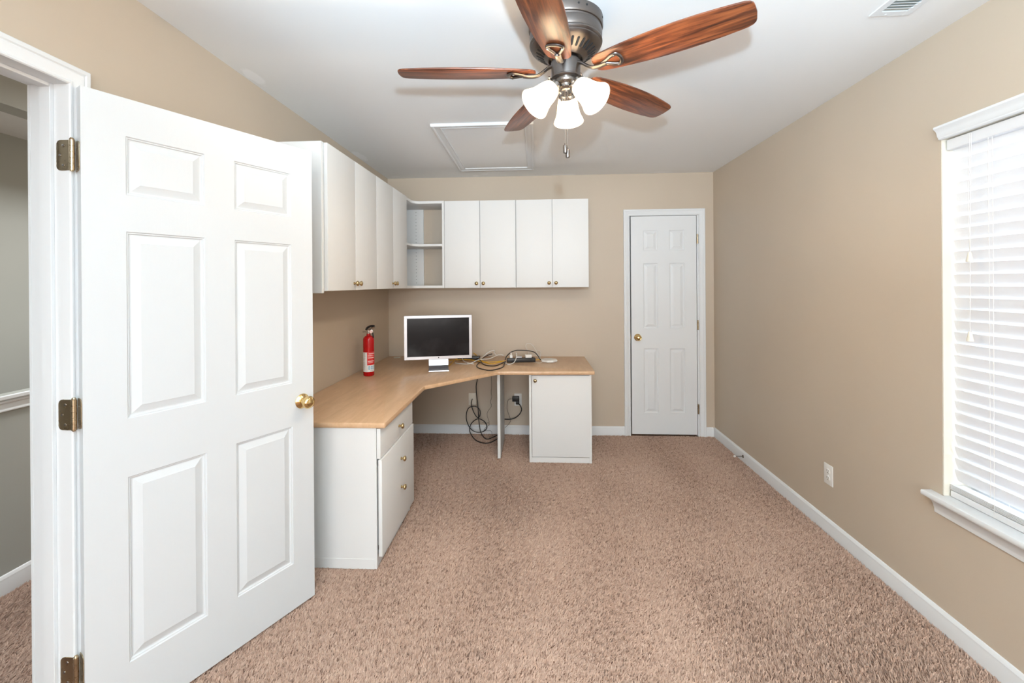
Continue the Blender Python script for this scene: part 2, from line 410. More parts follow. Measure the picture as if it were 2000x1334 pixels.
# closet casing + jamb
m = sweep(cas, [(CX1+0.012, YB, -0.008), (CX1+0.012, YB, CZ-0.002), (CX0+0.004, YB, CZ-0.002), (CX0+0.004, YB, -0.008)], (0, -1, 0))
t2 = obj('trim_2', m, M_TRIM, smooth=25); struct(t2, 'white moulded casing around the narrow closet door', 'trim')
j = box(CX0-0.012, CX0+0.004, YB-0.001, YB+0.117, -0.008, CZ).merge(box(CX1-0.001, CX1+0.014, YB-0.001, YB+0.117, -0.008, CZ)).merge(box(CX0, CX1, YB-0.001, YB+0.117, CZ-0.004, CZ+0.012))
obj('door_jamb', j, M_TRIM, t2, smooth=25)

# ------------------------------------------------------------------ six-panel doors
def panel_door(W, Hh, T, cols, rows):
    """door leaf in local coords: u = x (0..W), z 0..Hh, faces at y=0 (front, towards -y) and y=T"""
    m = MB()
    us = sorted({0, W, *[c for p in cols for c in p]}); zs = sorted({0, Hh, *[c for p in rows for c in p]})
    pan = [(c, r) for c in cols for r in rows]
    for face in (0, 1):
        y0 = 0 if face == 0 else T; sg = 1 if face == 0 else -1
        for i in range(len(us)-1):
            for k in range(len(zs)-1):
                a, b, c, d = us[i], us[i+1], zs[k], zs[k+1]
                if any(abs(p[0][0]-a) < 1e-6 and abs(p[0][1]-b) < 1e-6 and abs(p[1][0]-c) < 1e-6 and abs(p[1][1]-d) < 1e-6 for p in pan):
                    rings = [(0, 0), (0.003, 0.0040), (0.006, 0.0042), (0.009, 0.0085), (0.013, 0.0090), (0.034, 0.0022), (0.037, 0.0005)]
                    vs = []; fs = []
                    for ins, dep in rings:
                        y = y0+sg*dep
                        vs += [(a+ins, y, c+ins), (b-ins, y, c+ins), (b-ins, y, d-ins), (a+ins, y, d-ins)]
                    for q in range(len(rings)-1):
                        for e in range(4):
                            f = (e+1) % 4; fs.append((q*4+e, q*4+f, q*4+4+f, q*4+4+e))
                    q = (len(rings)-1)*4; fs.append((q, q+1, q+2, q+3))
                    m.add(vs, fs)
                else:
                    m.add([(a, y0, c), (b, y0, c), (b, y0, d), (a, y0, d)], [(0, 1, 2, 3)])
    m.add([(0, 0, 0), (W, 0, 0), (W, T, 0), (0, T, 0)], [(0, 1, 2, 3)]); m.add([(0, 0, Hh), (W, 0, Hh), (W, T, Hh), (0, T, Hh)], [(0, 1, 2, 3)])
    m.add([(0, 0, 0), (0, T, 0), (0, T, Hh), (0, 0, Hh)], [(0, 1, 2, 3)]); m.add([(W, 0, 0), (W, T, 0), (W, T, Hh), (W, 0, Hh)], [(0, 1, 2, 3)])
    # weld
    bm = bmesh.new(); vv = [bm.verts.new(v) for v in m.v]
    for f in m.f: bm.faces.new([vv[i] for i in f])
    bmesh.ops.remove_doubles(bm, verts=bm.verts[:], dist=1e-5); bm.verts.index_update()
    o = MB(); o.add([v.co[:] for v in bm.verts], [[v.index for v in f.verts] for f in bm.faces]); bm.free(); return o
def knob_profile(k=1.0):
    return [(0.0, 0), (0.032, 0), (0.033, 0.002), (0.031, 0.005), (0.024, 0.008), (0.021, 0.012), (0.014, 0.014), (0.0115, 0.020), (0.012, 0.027), (0.020, 0.032), (0.0265, 0.040), (0.0275, 0.047), (0.025, 0.055), (0.018, 0.060), (0.016, 0.0595), (0.010, 0.0625), (0.0, 0.063)]
ROWS = [(0.199, 0.799), (0.987, 1.592), (1.710, 1.900)]
TH = 1.0926; HX, HY = -1.3622, 1.2072
MD = Matrix.Translation((HX, HY, 0.010)) @ Matrix.Rotation(TH, 4, 'Z')   # local -y faces the room
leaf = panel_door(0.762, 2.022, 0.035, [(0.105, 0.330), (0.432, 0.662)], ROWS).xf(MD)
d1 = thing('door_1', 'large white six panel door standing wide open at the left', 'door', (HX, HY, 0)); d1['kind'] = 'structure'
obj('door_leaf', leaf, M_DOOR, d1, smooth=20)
ku = 0.707
kn = lathe(knob_profile(), 40).xf(MD @ at((ku, 0, 0.899), (0, -1, 0)))
obj('door_knob', kn, M_BRASS, d1, smooth=40)['label'] = 'polished brass round door knob'
obj('door_knob', lathe(knob_profile(), 32).xf(MD @ at((ku, 0.035, 0.899), (0, 1, 0))), M_BRASS, d1, smooth=40)
obj('latch_plate', box(0.7605, 0.7635, 0.006, 0.029, 0.870, 0.928, 0.0005).xf(MD), M_BRASS, d1)
def rounded_plate(w_, h_, t, r, n=5):
    """plate in local XZ plane, x 0..w_ (rounded at x=w_), thickness along y"""
    poly = [(0, 0)]
    for cx, cz, a0 in ((w_-r, r, -90), (w_-r, h_-r, 0)):
        for i in range(n+1):
            a = math.radians(a0+90*i/n); poly.append((cx+r*math.cos(a), cz+r*math.sin(a)))
    poly.append((0, h_))
    m = prism(poly, 0, t); return m.xf(Matrix(((1, 0, 0, 0), (0, 0, 1, 0), (0, 1, 0, 0), (0, 0, 0, 1))))
PIV = MD @ Vector((-0.002, 0.037, 0))
for zc in (1.821, 1.039, 0.262):
    # jamb leaf lies on the jamb face (y = DY1), rounded towards the hall
    m = rounded_plate(0.046, 0.092, 0.0022, 0.014).xf(Matrix.Translation((XL+0.014, DY1-0.0022, zc-0.046)) @ Matrix.Scale(-1, 4, (1, 0, 0)))
    hg = obj('hinge', m, M_ABRASS, d1, smooth=25)
    for sx, sz in ((-0.012, 0.030), (-0.022, 0.0), (-0.012, -0.030)):
        obj('screw', lathe([(0, 0), (0.004, 0), (0.0035, 0.0012), (0, 0.0014)], 12).xf(at((XL+0.002+sx, DY1-0.0022, zc+sz), (0, -1, 0))), M_NICKEL, hg)
    m = MB()
    px, py = XL+0.0165, DY1-0.001
    for q in range(5):
        m.merge(lathe([(0.0058, q*0.0184+0.0002), (0.0064, q*0.0184+0.0004), (0.0064, q*0.0184+0.0180), (0.0058, q*0.0184+0.0182)], 20).xf(Matrix.Translation((px, py, zc-0.046))))
    m.merge(lathe([(0, -0.004), (0.004, -0.003), (0.005, 0), (0.005, 0.092), (0.006, 0.094), (0.004, 0.098), (0, 0.099)], 14).xf(Matrix.Translation((px, py, zc-0.046))))
    obj('hinge_knuckle', m, M_ABRASS, hg, smooth=40)
    # leaf screwed to the hinge edge of the door
    m = rounded_plate(0.030, 0.092, 0.0022, 0.012)
    Me = MD @ Matrix.Translation((-0.0005, 0.036, zc-0.056)) @ Matrix.Rotation(-PI/2, 4, 'Z') @ Matrix.Translation((0, -0.0022, 0))
    obj('door_hinge_leaf', m.xf(Me), M_ABRASS, hg, smooth=25)

# closet door
d2 = thing('door_2', 'narrow white six panel closet door in the far wall', 'door', (1.197, YB, 0)); d2['kind'] = 'structure'
leaf = panel_door(0.597, 2.030, 0.035, [(0.112, 0.245), (0.351, 0.489)], ROWS).xf(Matrix.Translation((0.901, YB-0.002, 0.012)))
obj('door_leaf', leaf, M_TRIM, d2, smooth=20)  # same paint as the entry door, lighter white stands in for more light
obj('door_knob', lathe(knob_profile(), 32).xf(at((0.957, YB-0.002, 0.914), (0, -1, 0))), M_BRASS, d2, smooth=40)['label'] = 'brass round closet knob'
for zc in (1.826, 1.030, 0.250):
    m = lathe([(0, 0), (0.006, 0), (0.006, 0.088), (0, 0.088)], 12).xf(Matrix.Translation((1.506, YB-0.008, zc-0.044))).merge(box(1.500, 1.515, YB-0.0045, YB-0.001, zc-0.044, zc+0.044))
    obj('hinge', m, M_ABRASS, d2, smooth=40)
obj('latch_plate', box(CX0+0.003, CX0+0.008, YB-0.003, YB+0.02, 0.885, 0.94), M_ABRASS, d2)

# ------------------------------------------------------------------ window with stool, apron
wn = thing('window_1', 'white framed window in the right wall behind the blind', 'window', (XR, (WY0+WY1)/2, WZ0)); wn['kind'] = 'structure'
XG = XR+0.125
m = MB()
for (y0, y1, z0, z1) in ((WY0, WY0+0.045, WZ0, WZ1), (WY1-0.045, WY1, WZ0, WZ1), (WY0+0.045, WY1-0.045, WZ1-0.045, WZ1), (WY0+0.045, WY1-0.045, WZ0, WZ0+0.05), (WY0+0.045, WY1-0.045, 1.255, 1.295)):
    m.merge(box(XG-0.02, XG+0.03, y0, y1, z0, z1, 0.002))
obj('window_frame', m, M_TRIM, wn)
obj('pane', box(XG+0.003, XG+0.007, WY0+0.045, WY1-0.045, WZ0+0.05, 1.255), M_GLASS, wn)
obj('pane', box(XG+0.003, XG+0.007, WY0+0.045, WY1-0.045, 1.295, WZ1-0.045), M_GLASS, wn)
poly = [(XG-0.02, WY0), (XG-0.02, WY1), (XR, WY1), (XR, WY1+0.052), (XR-0.043, WY1+0.052), (XR-0.043, WY0-0.052), (XR, WY0-0.052), (XR, WY0)]
obj('window_stool', prism(poly, WZ0-0.022, WZ0, 0.005), M_TRIM, wn)
ap = [(0, 0.468), (0.007, 0.469), (0.008, 0.482), (0.008, 0.486), (0.011, 0.492), (0.013, 0.503), (0.019, 0.515), (0.026, 0.521), (0.027, 0.5305), (0, 0.5305)]
obj('apron_moulding', wallrun(ap, XR, WY0-0.03, XR, WY1+0.03, -1, 0), M_TRIM, wn)
ret = box(XR+0.0005, XG-0.02, WY1-0.004, WY1+0.001, WZ0, WZ1).merge(box(XR+0.0005, XG-0.02, WY0-0.001, WY0+0.004, WZ0, WZ1)).merge(box(XR+0.0005, XG-0.02, WY0, WY1, WZ1-0.004, WZ1+0.001))
obj('reveal_lining', ret, M_IVORY, wn)

# blind
bl = thing('window_blind', 'white wide slat horizontal blind lowered over the window at the right', 'blind', (XR, (WY0+WY1)/2, WZ0))
by0, by1 = WY0+0.008, WY1-0.010
cr = [(0, 0), (0.010, 0), (0.014, 0.004), (0.014, 0.008), (0.018, 0.013), (0.020, 0.024), (0.024, 0.034), (0.031, 0.040), (0.033, 0.043), (0.033, 0.051), (0, 0.051)]
crv = wallrun([(a, b+1.994) for a, b in cr], XR-0.001, WY0-0.03, XR-0.001, WY1-0.004, -1, 0)
obj('valance', crv, M_TRIM, bl)
obj('head_rail', box(XR+0.012, XR+0.060, by0, by1, 1.950, 1.992, 0.002), M_SLAT, bl)
def slat_mb(tilt, zc, xc, sag=0.0):
    m = MB(); n = 6; wd = 0.0515; prof = []
    for i in range(n+1):
        t = i/n-0.5; prof.append((t*wd, 0.0025*(1-4*t*t)+0.0014))
    for i in range(n, -1, -1):
        t = i/n-0.5; prof.append((t*wd, 0.0025*(1-4*t*t)-0.0014))
    ca, sa = math.cos(tilt), math.sin(tilt); k = len(prof)
    vs = [(xc+a*ca-b*sa, y, zc-a*sa-b*ca) for y in (by0, by1) for a, b in prof]
    fs = [(i, (i+1) % k, k+(i+1) % k, k+i) for i in range(k)]+[tuple(range(k))[::-1], tuple(range(k, 2*k))]
    return m.add(vs, fs)
XS = XR+0.045; pitch = 0.0462; ztop = 1.932; TILT = math.radians(73)
sl = obj('slat', slat_mb(TILT, ztop, XS), M_SLAT, bl, smooth=40)
NS = 29
for i in range(1, NS):
    z = ztop-pitch*i; dup(sl, (0, 0, z-ztop), bl)
zl = ztop-pitch*NS
m = slat_mb(math.radians(6), 0.5975, XS)
s2 = obj('slat', m, M_SLAT, bl, smooth=40)
for i in range(1, 5): dup(s2, (0, 0, -0.0042*i), bl)
obj('bottom_rail', box(XS-0.026, XS+0.026, by0, by1, WZ0+0.001, WZ0+0.0255, 0.002), M_SLAT, bl)
for yl in (1.639, 1.05):
    for dx in (-0.028, 0.024):
        obj('ladder_cord', tube([(XS+dx, yl, 1.95), (XS+dx+0.001, yl, 1.3), (XS+dx, yl, 0.57)], 0.0009, 6, sub=2), M_WCABLE, bl)
    obj('lift_cord', tube([(XS-0.030, yl+0.012, 1.95), (XS-0.030, yl+0.010, 0.60)], 0.0008, 6, sub=0), M_WCABLE, bl)
for zt, dy in ((1.508, 0.003), (1.206, -0.003)):
    obj('pull_cord', tube([(XR+0.004, 1.702+dy, 1.985), (XR-0.002, 1.702+dy, 1.75), (XR-0.002, 1.702, zt+0.02)], 0.0009, 6, sub=2), M_WCABLE, bl)
    m = lathe([(0, 0.036), (0.004, 0.036), (0.0055, 0.034), (0.0065, 0.024), (0.0105, 0.006), (0.011, 0), (0.0095, -0.001), (0, -0.001)], 20).xf(Matrix.Translation((XR-0.002, 1.702, zt-0.012)))
    obj('tassel', m, M_IVORY, bl, smooth=40)

# ------------------------------------------------------------------ cabinet knob
def cab_knob(p, d, parent, k=1.0):
    pr = [(0, 0), (0.0085, 0), (0.0085, 0.002), (0.0060, 0.004), (0.0055, 0.010), (0.0075, 0.013), (0.0125, 0.016), (0.0150, 0.020), (0.0155, 0.023), (0.0135, 0.027), (0.0075, 0.030), (0, 0.031)]
    return obj('knob', lathe([(r*k, z*k) for r, z in pr], 24).xf(at(p, d)), M_KNOB, parent, smooth=40)

# upper cabinets on the left wall
ZB, ZT = 1.392, 2.163
XF = -1.064
def left_upper(label, ys, knob_at, first):
    t = thing('wall_cabinet', label, 'cabinet', (XL, (ys[0]+ys[-1])/2, ZB), 'white upper cabinets over the desk')
    y0, y1 = ys[0], ys[-1]
    if first:
        obj('end_panel', box(XL+0.001, XF-0.0215, y0-0.020, y0-0.001, ZB-0.010, ZT, 0.001), M_CAB, t)
        obj('filler_strip', box(XF-0.040, XF-0.021, y0-0.001, y0+0.0, ZB, ZT), M_CAB, t)
    obj('body', box(XL+0.001, XF-0.021, y0, y1-0.001, ZB, ZT, 0.001), M_CAB, t)
    for i in range(2):
        d = obj('door', box(XF-0.019, XF, ys[i]+0.0015, ys[i+1]-0.0015, ZB+0.001, ZT-0.003, 0.0022, 2), M_CAB, t)
        ky = ys[1]+(-0.026 if i == 0 else 0.026)
        cab_knob((XF, ky, ZB+0.040), (1, 0, 0), d)
    return t
left_upper('white double door wall cabinet on the left wall, the one nearer the open door', [2.136, 2.479, 2.820], 0, True)
left_upper('white double door wall cabinet on the left wall beside the corner shelf', [2.821, 3.160, 3.503], 0, False)
# upper cabinets on the back wall
YF = 3.686
def back_upper(label, xs):
    t = thing('wall_cabinet', label, 'cabinet', ((xs[0]+xs[-1])/2, YB, ZB), 'white upper cabinets over the desk')
    z0 = ZB-0.004; z1 = ZT-0.008
    obj('body', box(xs[0], xs[-1], YF+0.021, YB-0.001, z0, z1, 0.001), M_CAB, t)
    for i in range(2):
        d = obj('door', box(xs[i]+0.002, xs[i+1]-0.002, YF, YF+0.019, z0+0.001, z1-0.003, 0.0022, 2), M_CAB, t)
        kx = xs[1]+(-0.030 if i == 0 else 0.030)
        cab_knob((kx, YF, ZB+0.036), (0, -1, 0), d)
    return t
back_upper('white double door wall cabinet right of the corner shelf on the far wall', [-0.788, -0.474, -0.1595])
back_upper('white double door wall cabinet at the right end, nearest the closet door', [-0.1585, 0.156, 0.470])
# corner shelf
t = thing('corner_shelf', 'white open corner shelf unit between the wall cabinets', 'shelf', (-1.1, 3.8, ZB))
def corner_poly(inset=0.0):
    xa = XF-inset; yb = YF+inset; r = 0.065
    poly = [(XL+0.001, 3.5035), (xa, 3.5035)]
    cx, cy = xa+r, yb-r
    for i in range(9):
        a = PI-(PI/2)*i/8; poly.append((cx+r*math.cos(a), cy+r*math.sin(a)))
    poly += [(-0.789, yb), (-0.789, YB-0.001), (XL+0.001, YB-0.001)]
    return poly
obj('top', prism(corner_poly(), ZT-0.030, ZT-0.008, 0.001), M_CAB, t)
obj('shelf', prism(corner_poly(0.004), 1.757, 1.777, 0.001), M_CAB, t)
obj('bottom', prism(corner_poly(), ZB-0.003, ZB+0.019, 0.001), M_CAB, t)
obj('side_panel', box(-0.808, -0.789, YF+0.002, YB-0.001, ZB+0.019, ZT-0.030), M_CAB, t)
bpn = obj('back_panel', box(XL+0.001, -1.052, YB-0.020, YB-0.001, ZB+0.019, ZT-0.030), M_CAB, t)
m = MB()
z = ZB+0.045
while z < ZT-0.045:
    for xh_ in (-1.124, -1.34):
        m.merge(lathe([(0, 0), (0.0030, 0), (0.0030, 0.0006), (0, 0.0006)], 10).xf(at((xh_, YB-0.020, z), (0, -1, 0))))
    z += 0.032
pin = obj('peg_holes', m, M_DARK, bpn); pin['kind'] = 'stuff'

# ------------------------------------------------------------------ desk
ZD = 0.735
t = thing('corner_desk', 'maple topped L-shaped corner desk along the left and far walls', 'desk', (-0.9, 3.3, 0))
def rounded_corner(p0, p1, p2, r, n=6):
    a = (Vector(p0)-Vector(p1)).normalized(); b = (Vector(p2)-Vector(p1)).normalized()
    ang = a.angle(b); d = r/math.tan(ang/2); s = Vector(p1)+a*d; e = Vector(p1)+b*d
    return [tuple((s*(1-t_)**2+Vector(p1)*2*t_*(1-t_)+e*t_*t_)) for t_ in [i/n for i in range(n+1)]]
poly = [(XL+0.001, 2.072)]+rounded_corner((-1.4, 2.072), (-0.7475, 2.072), (-0.7475, 3), 0.012)+[(-0.7475, 2.838), (-0.291, 3.318)]+rounded_corner((-0.291, 3.322), (0.4665, 3.338), (0.4665, 4), 0.010)+[(0.4665, YB-0.001), (XL+0.001, YB-0.001)]
obj('worktop', prism(poly, ZD-0.028, ZD, 0.006), M_DESK, t)
obj('support_panel', box(-0.309, -0.285, 3.44, 3.90, 0.0, ZD-0.029, 0.0015), M_CAB, t)
m = lathe([(0.026, 0.0), (0.031, 0.0), (0.033, 0.0012), (0.0325, 0.0025), (0.029, 0.003), (0.026, 0.0020), (0.0, 0.0020), (0, 0.0)], 36, cap=False).xf(Matrix.Translation((-1.296, 3.925, ZD)))
obj('grommet', m, M_IVORY, t, smooth=40)['label'] = 'ivory round cable grommet'

# drawer cabinet at the left
t = thing('drawer_cabinet', 'white drawer cabinet under the left end of the desk, lower drawer ajar', 'cabinet', (-1.1, 2.35, 0))
XC = -0.796
obj('side_panel', box(XL+0.03, XC, 2.080, 2.098, 0.0, ZD-0.029, 0.001), M_CAB, t)
obj('side_panel', box(XL+0.03, XC, 2.624, 2.642, 0.0, ZD-0.029, 0.001), M_CAB, t)
obj('back_panel', box(XL+0.03, XL+0.045, 2.098, 2.624, 0.05, ZD-0.029), M_CAB, t)
obj('top_rail', box(XC-0.08, XC-0.001, 2.098, 2.624, ZD-0.047, ZD-0.030), M_CAB, t)
obj('toe_kick', box(XC-0.02, XC-0.003, 2.098, 2.624, 0.0, 0.052), M_CAB, t)
obj('plinth_strip', box(XL+0.03, XC-0.012, 2.0785, 2.0800, 0.0, 0.050, 0.0), M_CAB, t)
d = obj('drawer', box(XC+0.002, XC+0.021, 2.082, 2.640, 0.551, ZD-0.032, 0.002, 2).merge(box(XC-0.50, XC+0.002, 2.11, 2.61, 0.575, 0.68)), M_CAB, t)
cab_knob((XC+0.021, 2.372, 0.620), (1, 0, 0), d)
Mo = Matrix.Translation((XC+0.014, 2.08, 0)) @ Matrix.Rotation(math.radians(-0.9), 4, 'Z') @ Matrix.Translation((-(XC+0.0), -2.08, 0))
d = obj('drawer', box(XC+0.002, XC+0.021, 2.082, 2.640, 0.062, 0.546, 0.002, 2).xf(Matrix.Translation((0.0065, 0, 0))).merge(box(XC-0.50, XC+0.010, 2.115, 2.61, 0.10, 0.50)), M_CAB, t)
cab_knob((XC+0.0275, 2.385, 0.430), (1, 0, 0), d); cab_knob((XC+0.0275, 2.385, 0.268), (1, 0, 0), d)

# base cabinet at the right
t = thing('base_cabinet', 'white single door base cabinet under the right end of the desk', 'cabinet', (0.2, 3.6, 0))
yf = 3.372
obj('side_panel', box(-0.049, -0.030, yf, YB-0.03, 0, ZD-0.029, 0.001), M_CAB, t)
obj('side_panel', box(0.425, 0.444, yf, YB-0.03, 0, ZD-0.029, 0.001), M_CAB, t)
obj('back_panel', box(-0.030, 0.425, YB-0.05, YB-0.035, 0.05, ZD-0.029), M_CAB, t)
obj('base_shelf', box(-0.030, 0.425, yf+0.025, YB-0.05, 0.030, 0.048), M_CAB, t)
obj('toe_kick', box(-0.030, 0.425, yf+0.003, yf+0.020, 0, 0.043), M_CAB, t)
obj('top_rail', box(-0.030, 0.425, yf+0.020, yf+0.08, ZD-0.05, ZD-0.030), M_CAB, t)
d = obj('door', box(-0.027, 0.431, yf-0.004, yf+0.014, 0.048, ZD-0.040, 0.002, 2), M_CAB, t)
cab_knob((0.000, yf-0.004, 0.655), (0, -1, 0), d, 0.9)

# ------------------------------------------------------------------ monitor
t = thing('computer_monitor', 'flat aluminium framed computer monitor with a black screen on the desk', 'monitor', (-0.77, 3.42, ZD))
yaw = math.radians(13.5)
MM = Matrix.Translation((-0.780, 3.400, 0)) @ Matrix.Rotation(yaw, 4, 'Z')
W2 = 0.2700; zb, zt = 0.817, 1.171
sh = box(-W2, W2, 0, 0.030, zb, zt, 0.004, 2)
obj('housing', sh.xf(MM), M_ALU, t, smooth=40)
bz = 0.022
m = MB()
m.merge(box(-W2, W2, -0.003, 0.001, zt-bz, zt, 0.001)).merge(box(-W2, W2, -0.003, 0.001, zb, zb+bz+0.002, 0.001)).merge(box(-W2, -W2+bz, -0.003, 0.001, zb+bz, zt-bz)).merge(box(W2-bz, W2, -0.003, 0.001, zb+bz, zt-bz))
obj('bezel', m.xf(MM), M_ALU, t)
obj('screen', box(-W2+bz, W2-bz, -0.0012, 0.001, zb+bz, zt-bz).xf(MM), M_SCREEN, t)
# small fruit-like maker's mark under the screen
lg = lathe([(0, 0), (0.0042, 0), (0.0042, 0.0006), (0, 0.0006)], 20).xf(MM @ at((0, -0.003, zb+0.0115), (0, -1, 0)))
lg.merge(box(0.0002, 0.0022, -0.0036, -0.003, zb+0.0155, zb+0.0185).xf(MM))
obj('emblem', lg, M_DARK, t)
pr = [(-0.12, ZD+0.004), (-0.118, ZD+0.012), (-0.06, ZD+0.011), (-0.022, ZD+0.013), (0.004, ZD+0.030), (0.020, ZD+0.075), (0.030, ZD+0.16), (0.034, ZD+0.24)]
m = MB(); n = len(pr); th = 0.008; vs = []
off = []
for i, (y, z) in enumerate(pr):
    a = pr[max(i-1, 0)]; b = pr[min(i+1, n-1)]; dx, dz = b[0]-a[0], b[1]-a[1]; l = math.hypot(dx, dz); off.append((y+dz/l*th, z-dx/l*th))
ring = pr+off[::-1]; k = len(ring)
Ms = MM @ Matrix.Translation((0.0, 0.0, 0.0))
vs = [(x, y, max(z, ZD+0.0005)) for x in (-0.078, 0.078) for y, z in ring]
fs = [(i, (i+1) % k, k+(i+1) % k, k+i) for i in range(k)]+[tuple(range(k))[::-1], tuple(range(k, 2*k))]
m.add(vs, fs); obj('stand', m.xf(Ms), M_ALU, t, smooth=35)

# ------------------------------------------------------------------ fire extinguisher
ex, ey = -1.258, 3.150
t = thing('fire_extinguisher', 'red fire extinguisher with a white label standing on the desk by the left wall', 'extinguisher', (ex, ey, ZD))
T0 = Matrix.Translation((ex, ey, ZD+0.001)) @ Matrix.Scale(1.0, 4)
body = [(0, 0), (0.034, 0), (0.038, 0.003), (0.040, 0.008), (0.040, 0.268)]
for i in range(1, 9):
    a = i/8*PI/2*0.92; body.append((0.014+0.026*math.cos(a), 0.268+0.034*math.sin(a)))
body += [(0.0145, 0.305), (0.0145, 0.318), (0, 0.318)]
obj('cylinder', lathe(body, 48).xf(T0), M_RED, t, smooth=35)
def wrap(a0, a1, z0, z1, r, n=24):
    m = MB(); vs = []; fs = []
    for i in range(n+1):
        a = math.radians(a0+(a1-a0)*i/n)
        for rr in (r, r+0.0003):
            for z in (z0, z1): vs.append((rr*math.cos(a), rr*math.sin(a), z))
    for i in range(n):
        b = i*4; c = b+4; fs += [(b+2, c+2, c+3, b+3), (b, b+1, c+1, c), (b, c, c+2, b+2), (b+1, b+3, c+3, c+1)]
    fs += [(0, 2, 3, 1), (n*4, n*4+1, n*4+3, n*4+2)]
    return m.add(vs, fs)
lb = obj('label', wrap(-180, 60, 0.033, 0.180, 0.0402, 40).xf(T0), M_LABELW, t, smooth=40)
obj('label_panel', wrap(-84, 40, 0.084, 0.1795, 0.0406, 24).xf(T0), M_LABELR, lb, smooth=40)
m = MB()
for z0, z1, a0, a1 in ((0.165, 0.172, -70, 25), (0.151, 0.157, -75, -35), (0.152, 0.155, -33, -10), (0.135, 0.142, -76, -8), (0.122, 0.1245, -36, -28), (0.110, 0.117, -76, -5), (0.100, 0.104, -72, -20)):
    a = a0
    while a < a1:
        wd = rnd.uniform(4, 7); m.merge(wrap(a, min(a+wd, a1), z0, z1, 0.0409, 3)); a += wd+1.2
STF = obj('label_print', m.xf(T0), M_LABELT, lb); STF['kind'] = 'stuff'
m = MB()
for a in (-72, -45, -18):
    m.merge(wrap(a, a+18, 0.052, 0.076, 0.0405, 6))
obj('pictogram', m.xf(T0), M_LABELB, lb)
m = MB()
for a in (-70, -43, -16):
    m.merge(wrap(a+3, a+8, 0.056, 0.072, 0.0409, 3)); m.merge(wrap(a+10, a+14, 0.060, 0.066, 0.0409, 3))
STF = obj('pictogram_figure', m.xf(T0), M_LABELW, lb); STF['kind'] = 'stuff'
m = MB()
z = 0.172
while z > 0.045:
    if rnd.random() > 0.12: m.merge(wrap(-172, -172+rnd.uniform(55, 76), z, z+0.0018, 0.0405, 12))
    z -= 0.0048
m.merge(wrap(-55, 0, 0.040, 0.043, 0.0405, 8))
STF = obj('small_print', m.xf(T0), M_LABELG, lb); STF['kind'] = 'stuff'
obj('valve', lathe([(0, 0.316), (0.0135, 0.316), (0.0135, 0.322), (0.011, 0.324), (0.011, 0.340), (0.013, 0.342), (0.013, 0.348), (0, 0.350)], 20).xf(T0).merge(lathe([(0, 0), (0.0055, 0), (0.0055, 0.030), (0.0040, 0.034), (0, 0.034)], 14).xf(T0 @ at((-0.008, -0.004, 0.331), (-1, -0.15, 0)))), M_STEEL, t, smooth=40)
g = obj('gauge', lathe([(0, 0), (0.014, 0), (0.0145, 0.002), (0.0145, 0.008), (0.012, 0.009), (0, 0.009)], 24).xf(T0 @ at((0.023, -0.008, 0.334), (0.25, -1, 0))), M_STEEL, t, smooth=40)
obj('gauge_face', lathe([(0, 0.009), (0.0115, 0.009), (0.0115, 0.0095), (0, 0.0095)], 20).xf(T0 @ at((0.023, -0.008, 0.334), (0.25, -1, 0))), M_LABELT, g)
obj('lever', tube([(-0.016, -0.002, 0.345), (-0.008, -0.002, 0.360), (0.010, -0.002, 0.371), (0.034, -0.002, 0.374), (0.046, -0.002, 0.372)], 0.01, 10, flat=(0.011, 0.0085)).xf(T0), M_BLACK, t, smooth=40)
obj('handle', tube([(-0.004, -0.004, 0.345), (0.016, -0.004, 0.352), (0.034, -0.004, 0.362), (0.054, -0.004, 0.366)], 0.01, 10, flat=(0.010, 0.0065)).xf(T0), M_STEEL, t, smooth=40)
obj('discharge_hose', tube([(0.012, 0, 0.330), (0.030, 0, 0.322), (0.036, 0, 0.300), (0.037, 0.002, 0.285)], 0.0055, 10).xf(T0), M_BLACK, t, smooth=40)

# ------------------------------------------------------------------ ceiling fan with three lamps
HBX, HBY = 0.1275, 1.66
t = thing('ceiling_fan', 'flush mounted pewter ceiling fan with five walnut blades and three lit frosted lamps', 'fan', (HBX, HBY, H))
FAN = t
TH0 = Matrix.Translation((HBX, HBY, 0))
hp = [(0, 2.4395), (0.143, 2.4395), (0.1435, 2.408), (0.141, 2.402), (0.137, 2.400), (0.136, 2.394), (0.139, 2.391), (0.140, 2.386), (0.139, 2.362), (0.1375, 2.358), (0.140, 2.355), (0.1405, 2.350), (0.137, 2.345), (0.1345, 2.343), (0.135, 2.339), (0.130, 2.333),
      (0.121, 2.3275), (0.110, 2.3205), (0.095, 2.311), (0.082, 2.302), (0.072, 2.294), (0.069, 2.290), (0.065, 2.289), (0.063, 2.293), (0.062, 2.305), (0, 2.305)]
mh = obj('motor_housing', lathe(hp, 72, cap=False).xf(TH0), M_PEWTER, t, smooth=28)
for k in range(30):
    a = 2*PI*k/30+0.06; pts = []
    sd = MB()
    r0, z0, r1, z1 = 0.1145, 2.3232, 0.0845, 2.3038
    mid = Vector(((r0+r1)/2, 0, (z0+z1)/2)); dr = Vector((r1-r0, 0, z1-z0)); L = dr.length; dr.normalize()
    nn = Vector((dr.z, 0, -dr.x)); nn = -nn if nn.z > 0 else nn
    ring = []
    for q in range(12):
        an = 2*PI*q/12; cx = math.cos(an); sx = math.sin(an)
        lx = (L/2-0.0048)*(1 if cx > 0 else -1)+0.0048*cx
        ring.append((lx, 0.0048*sx))
    vs = [mid+dr*lx+Vector((0, ly, 0))+nn*h for h in (0.0002, 0.0012) for lx, ly in ring]
    n = 12; sd.add(vs, [tuple(range(n)), tuple(range(n, 2*n))[::-1]]+[(i, (i+1) % n, n+(i+1) % n, n+i) for i in range(n)])
    obj('vent_slot', sd.xf(TH0 @ Matrix.Rotation(a, 4, 'Z')), M_DARK, mh)
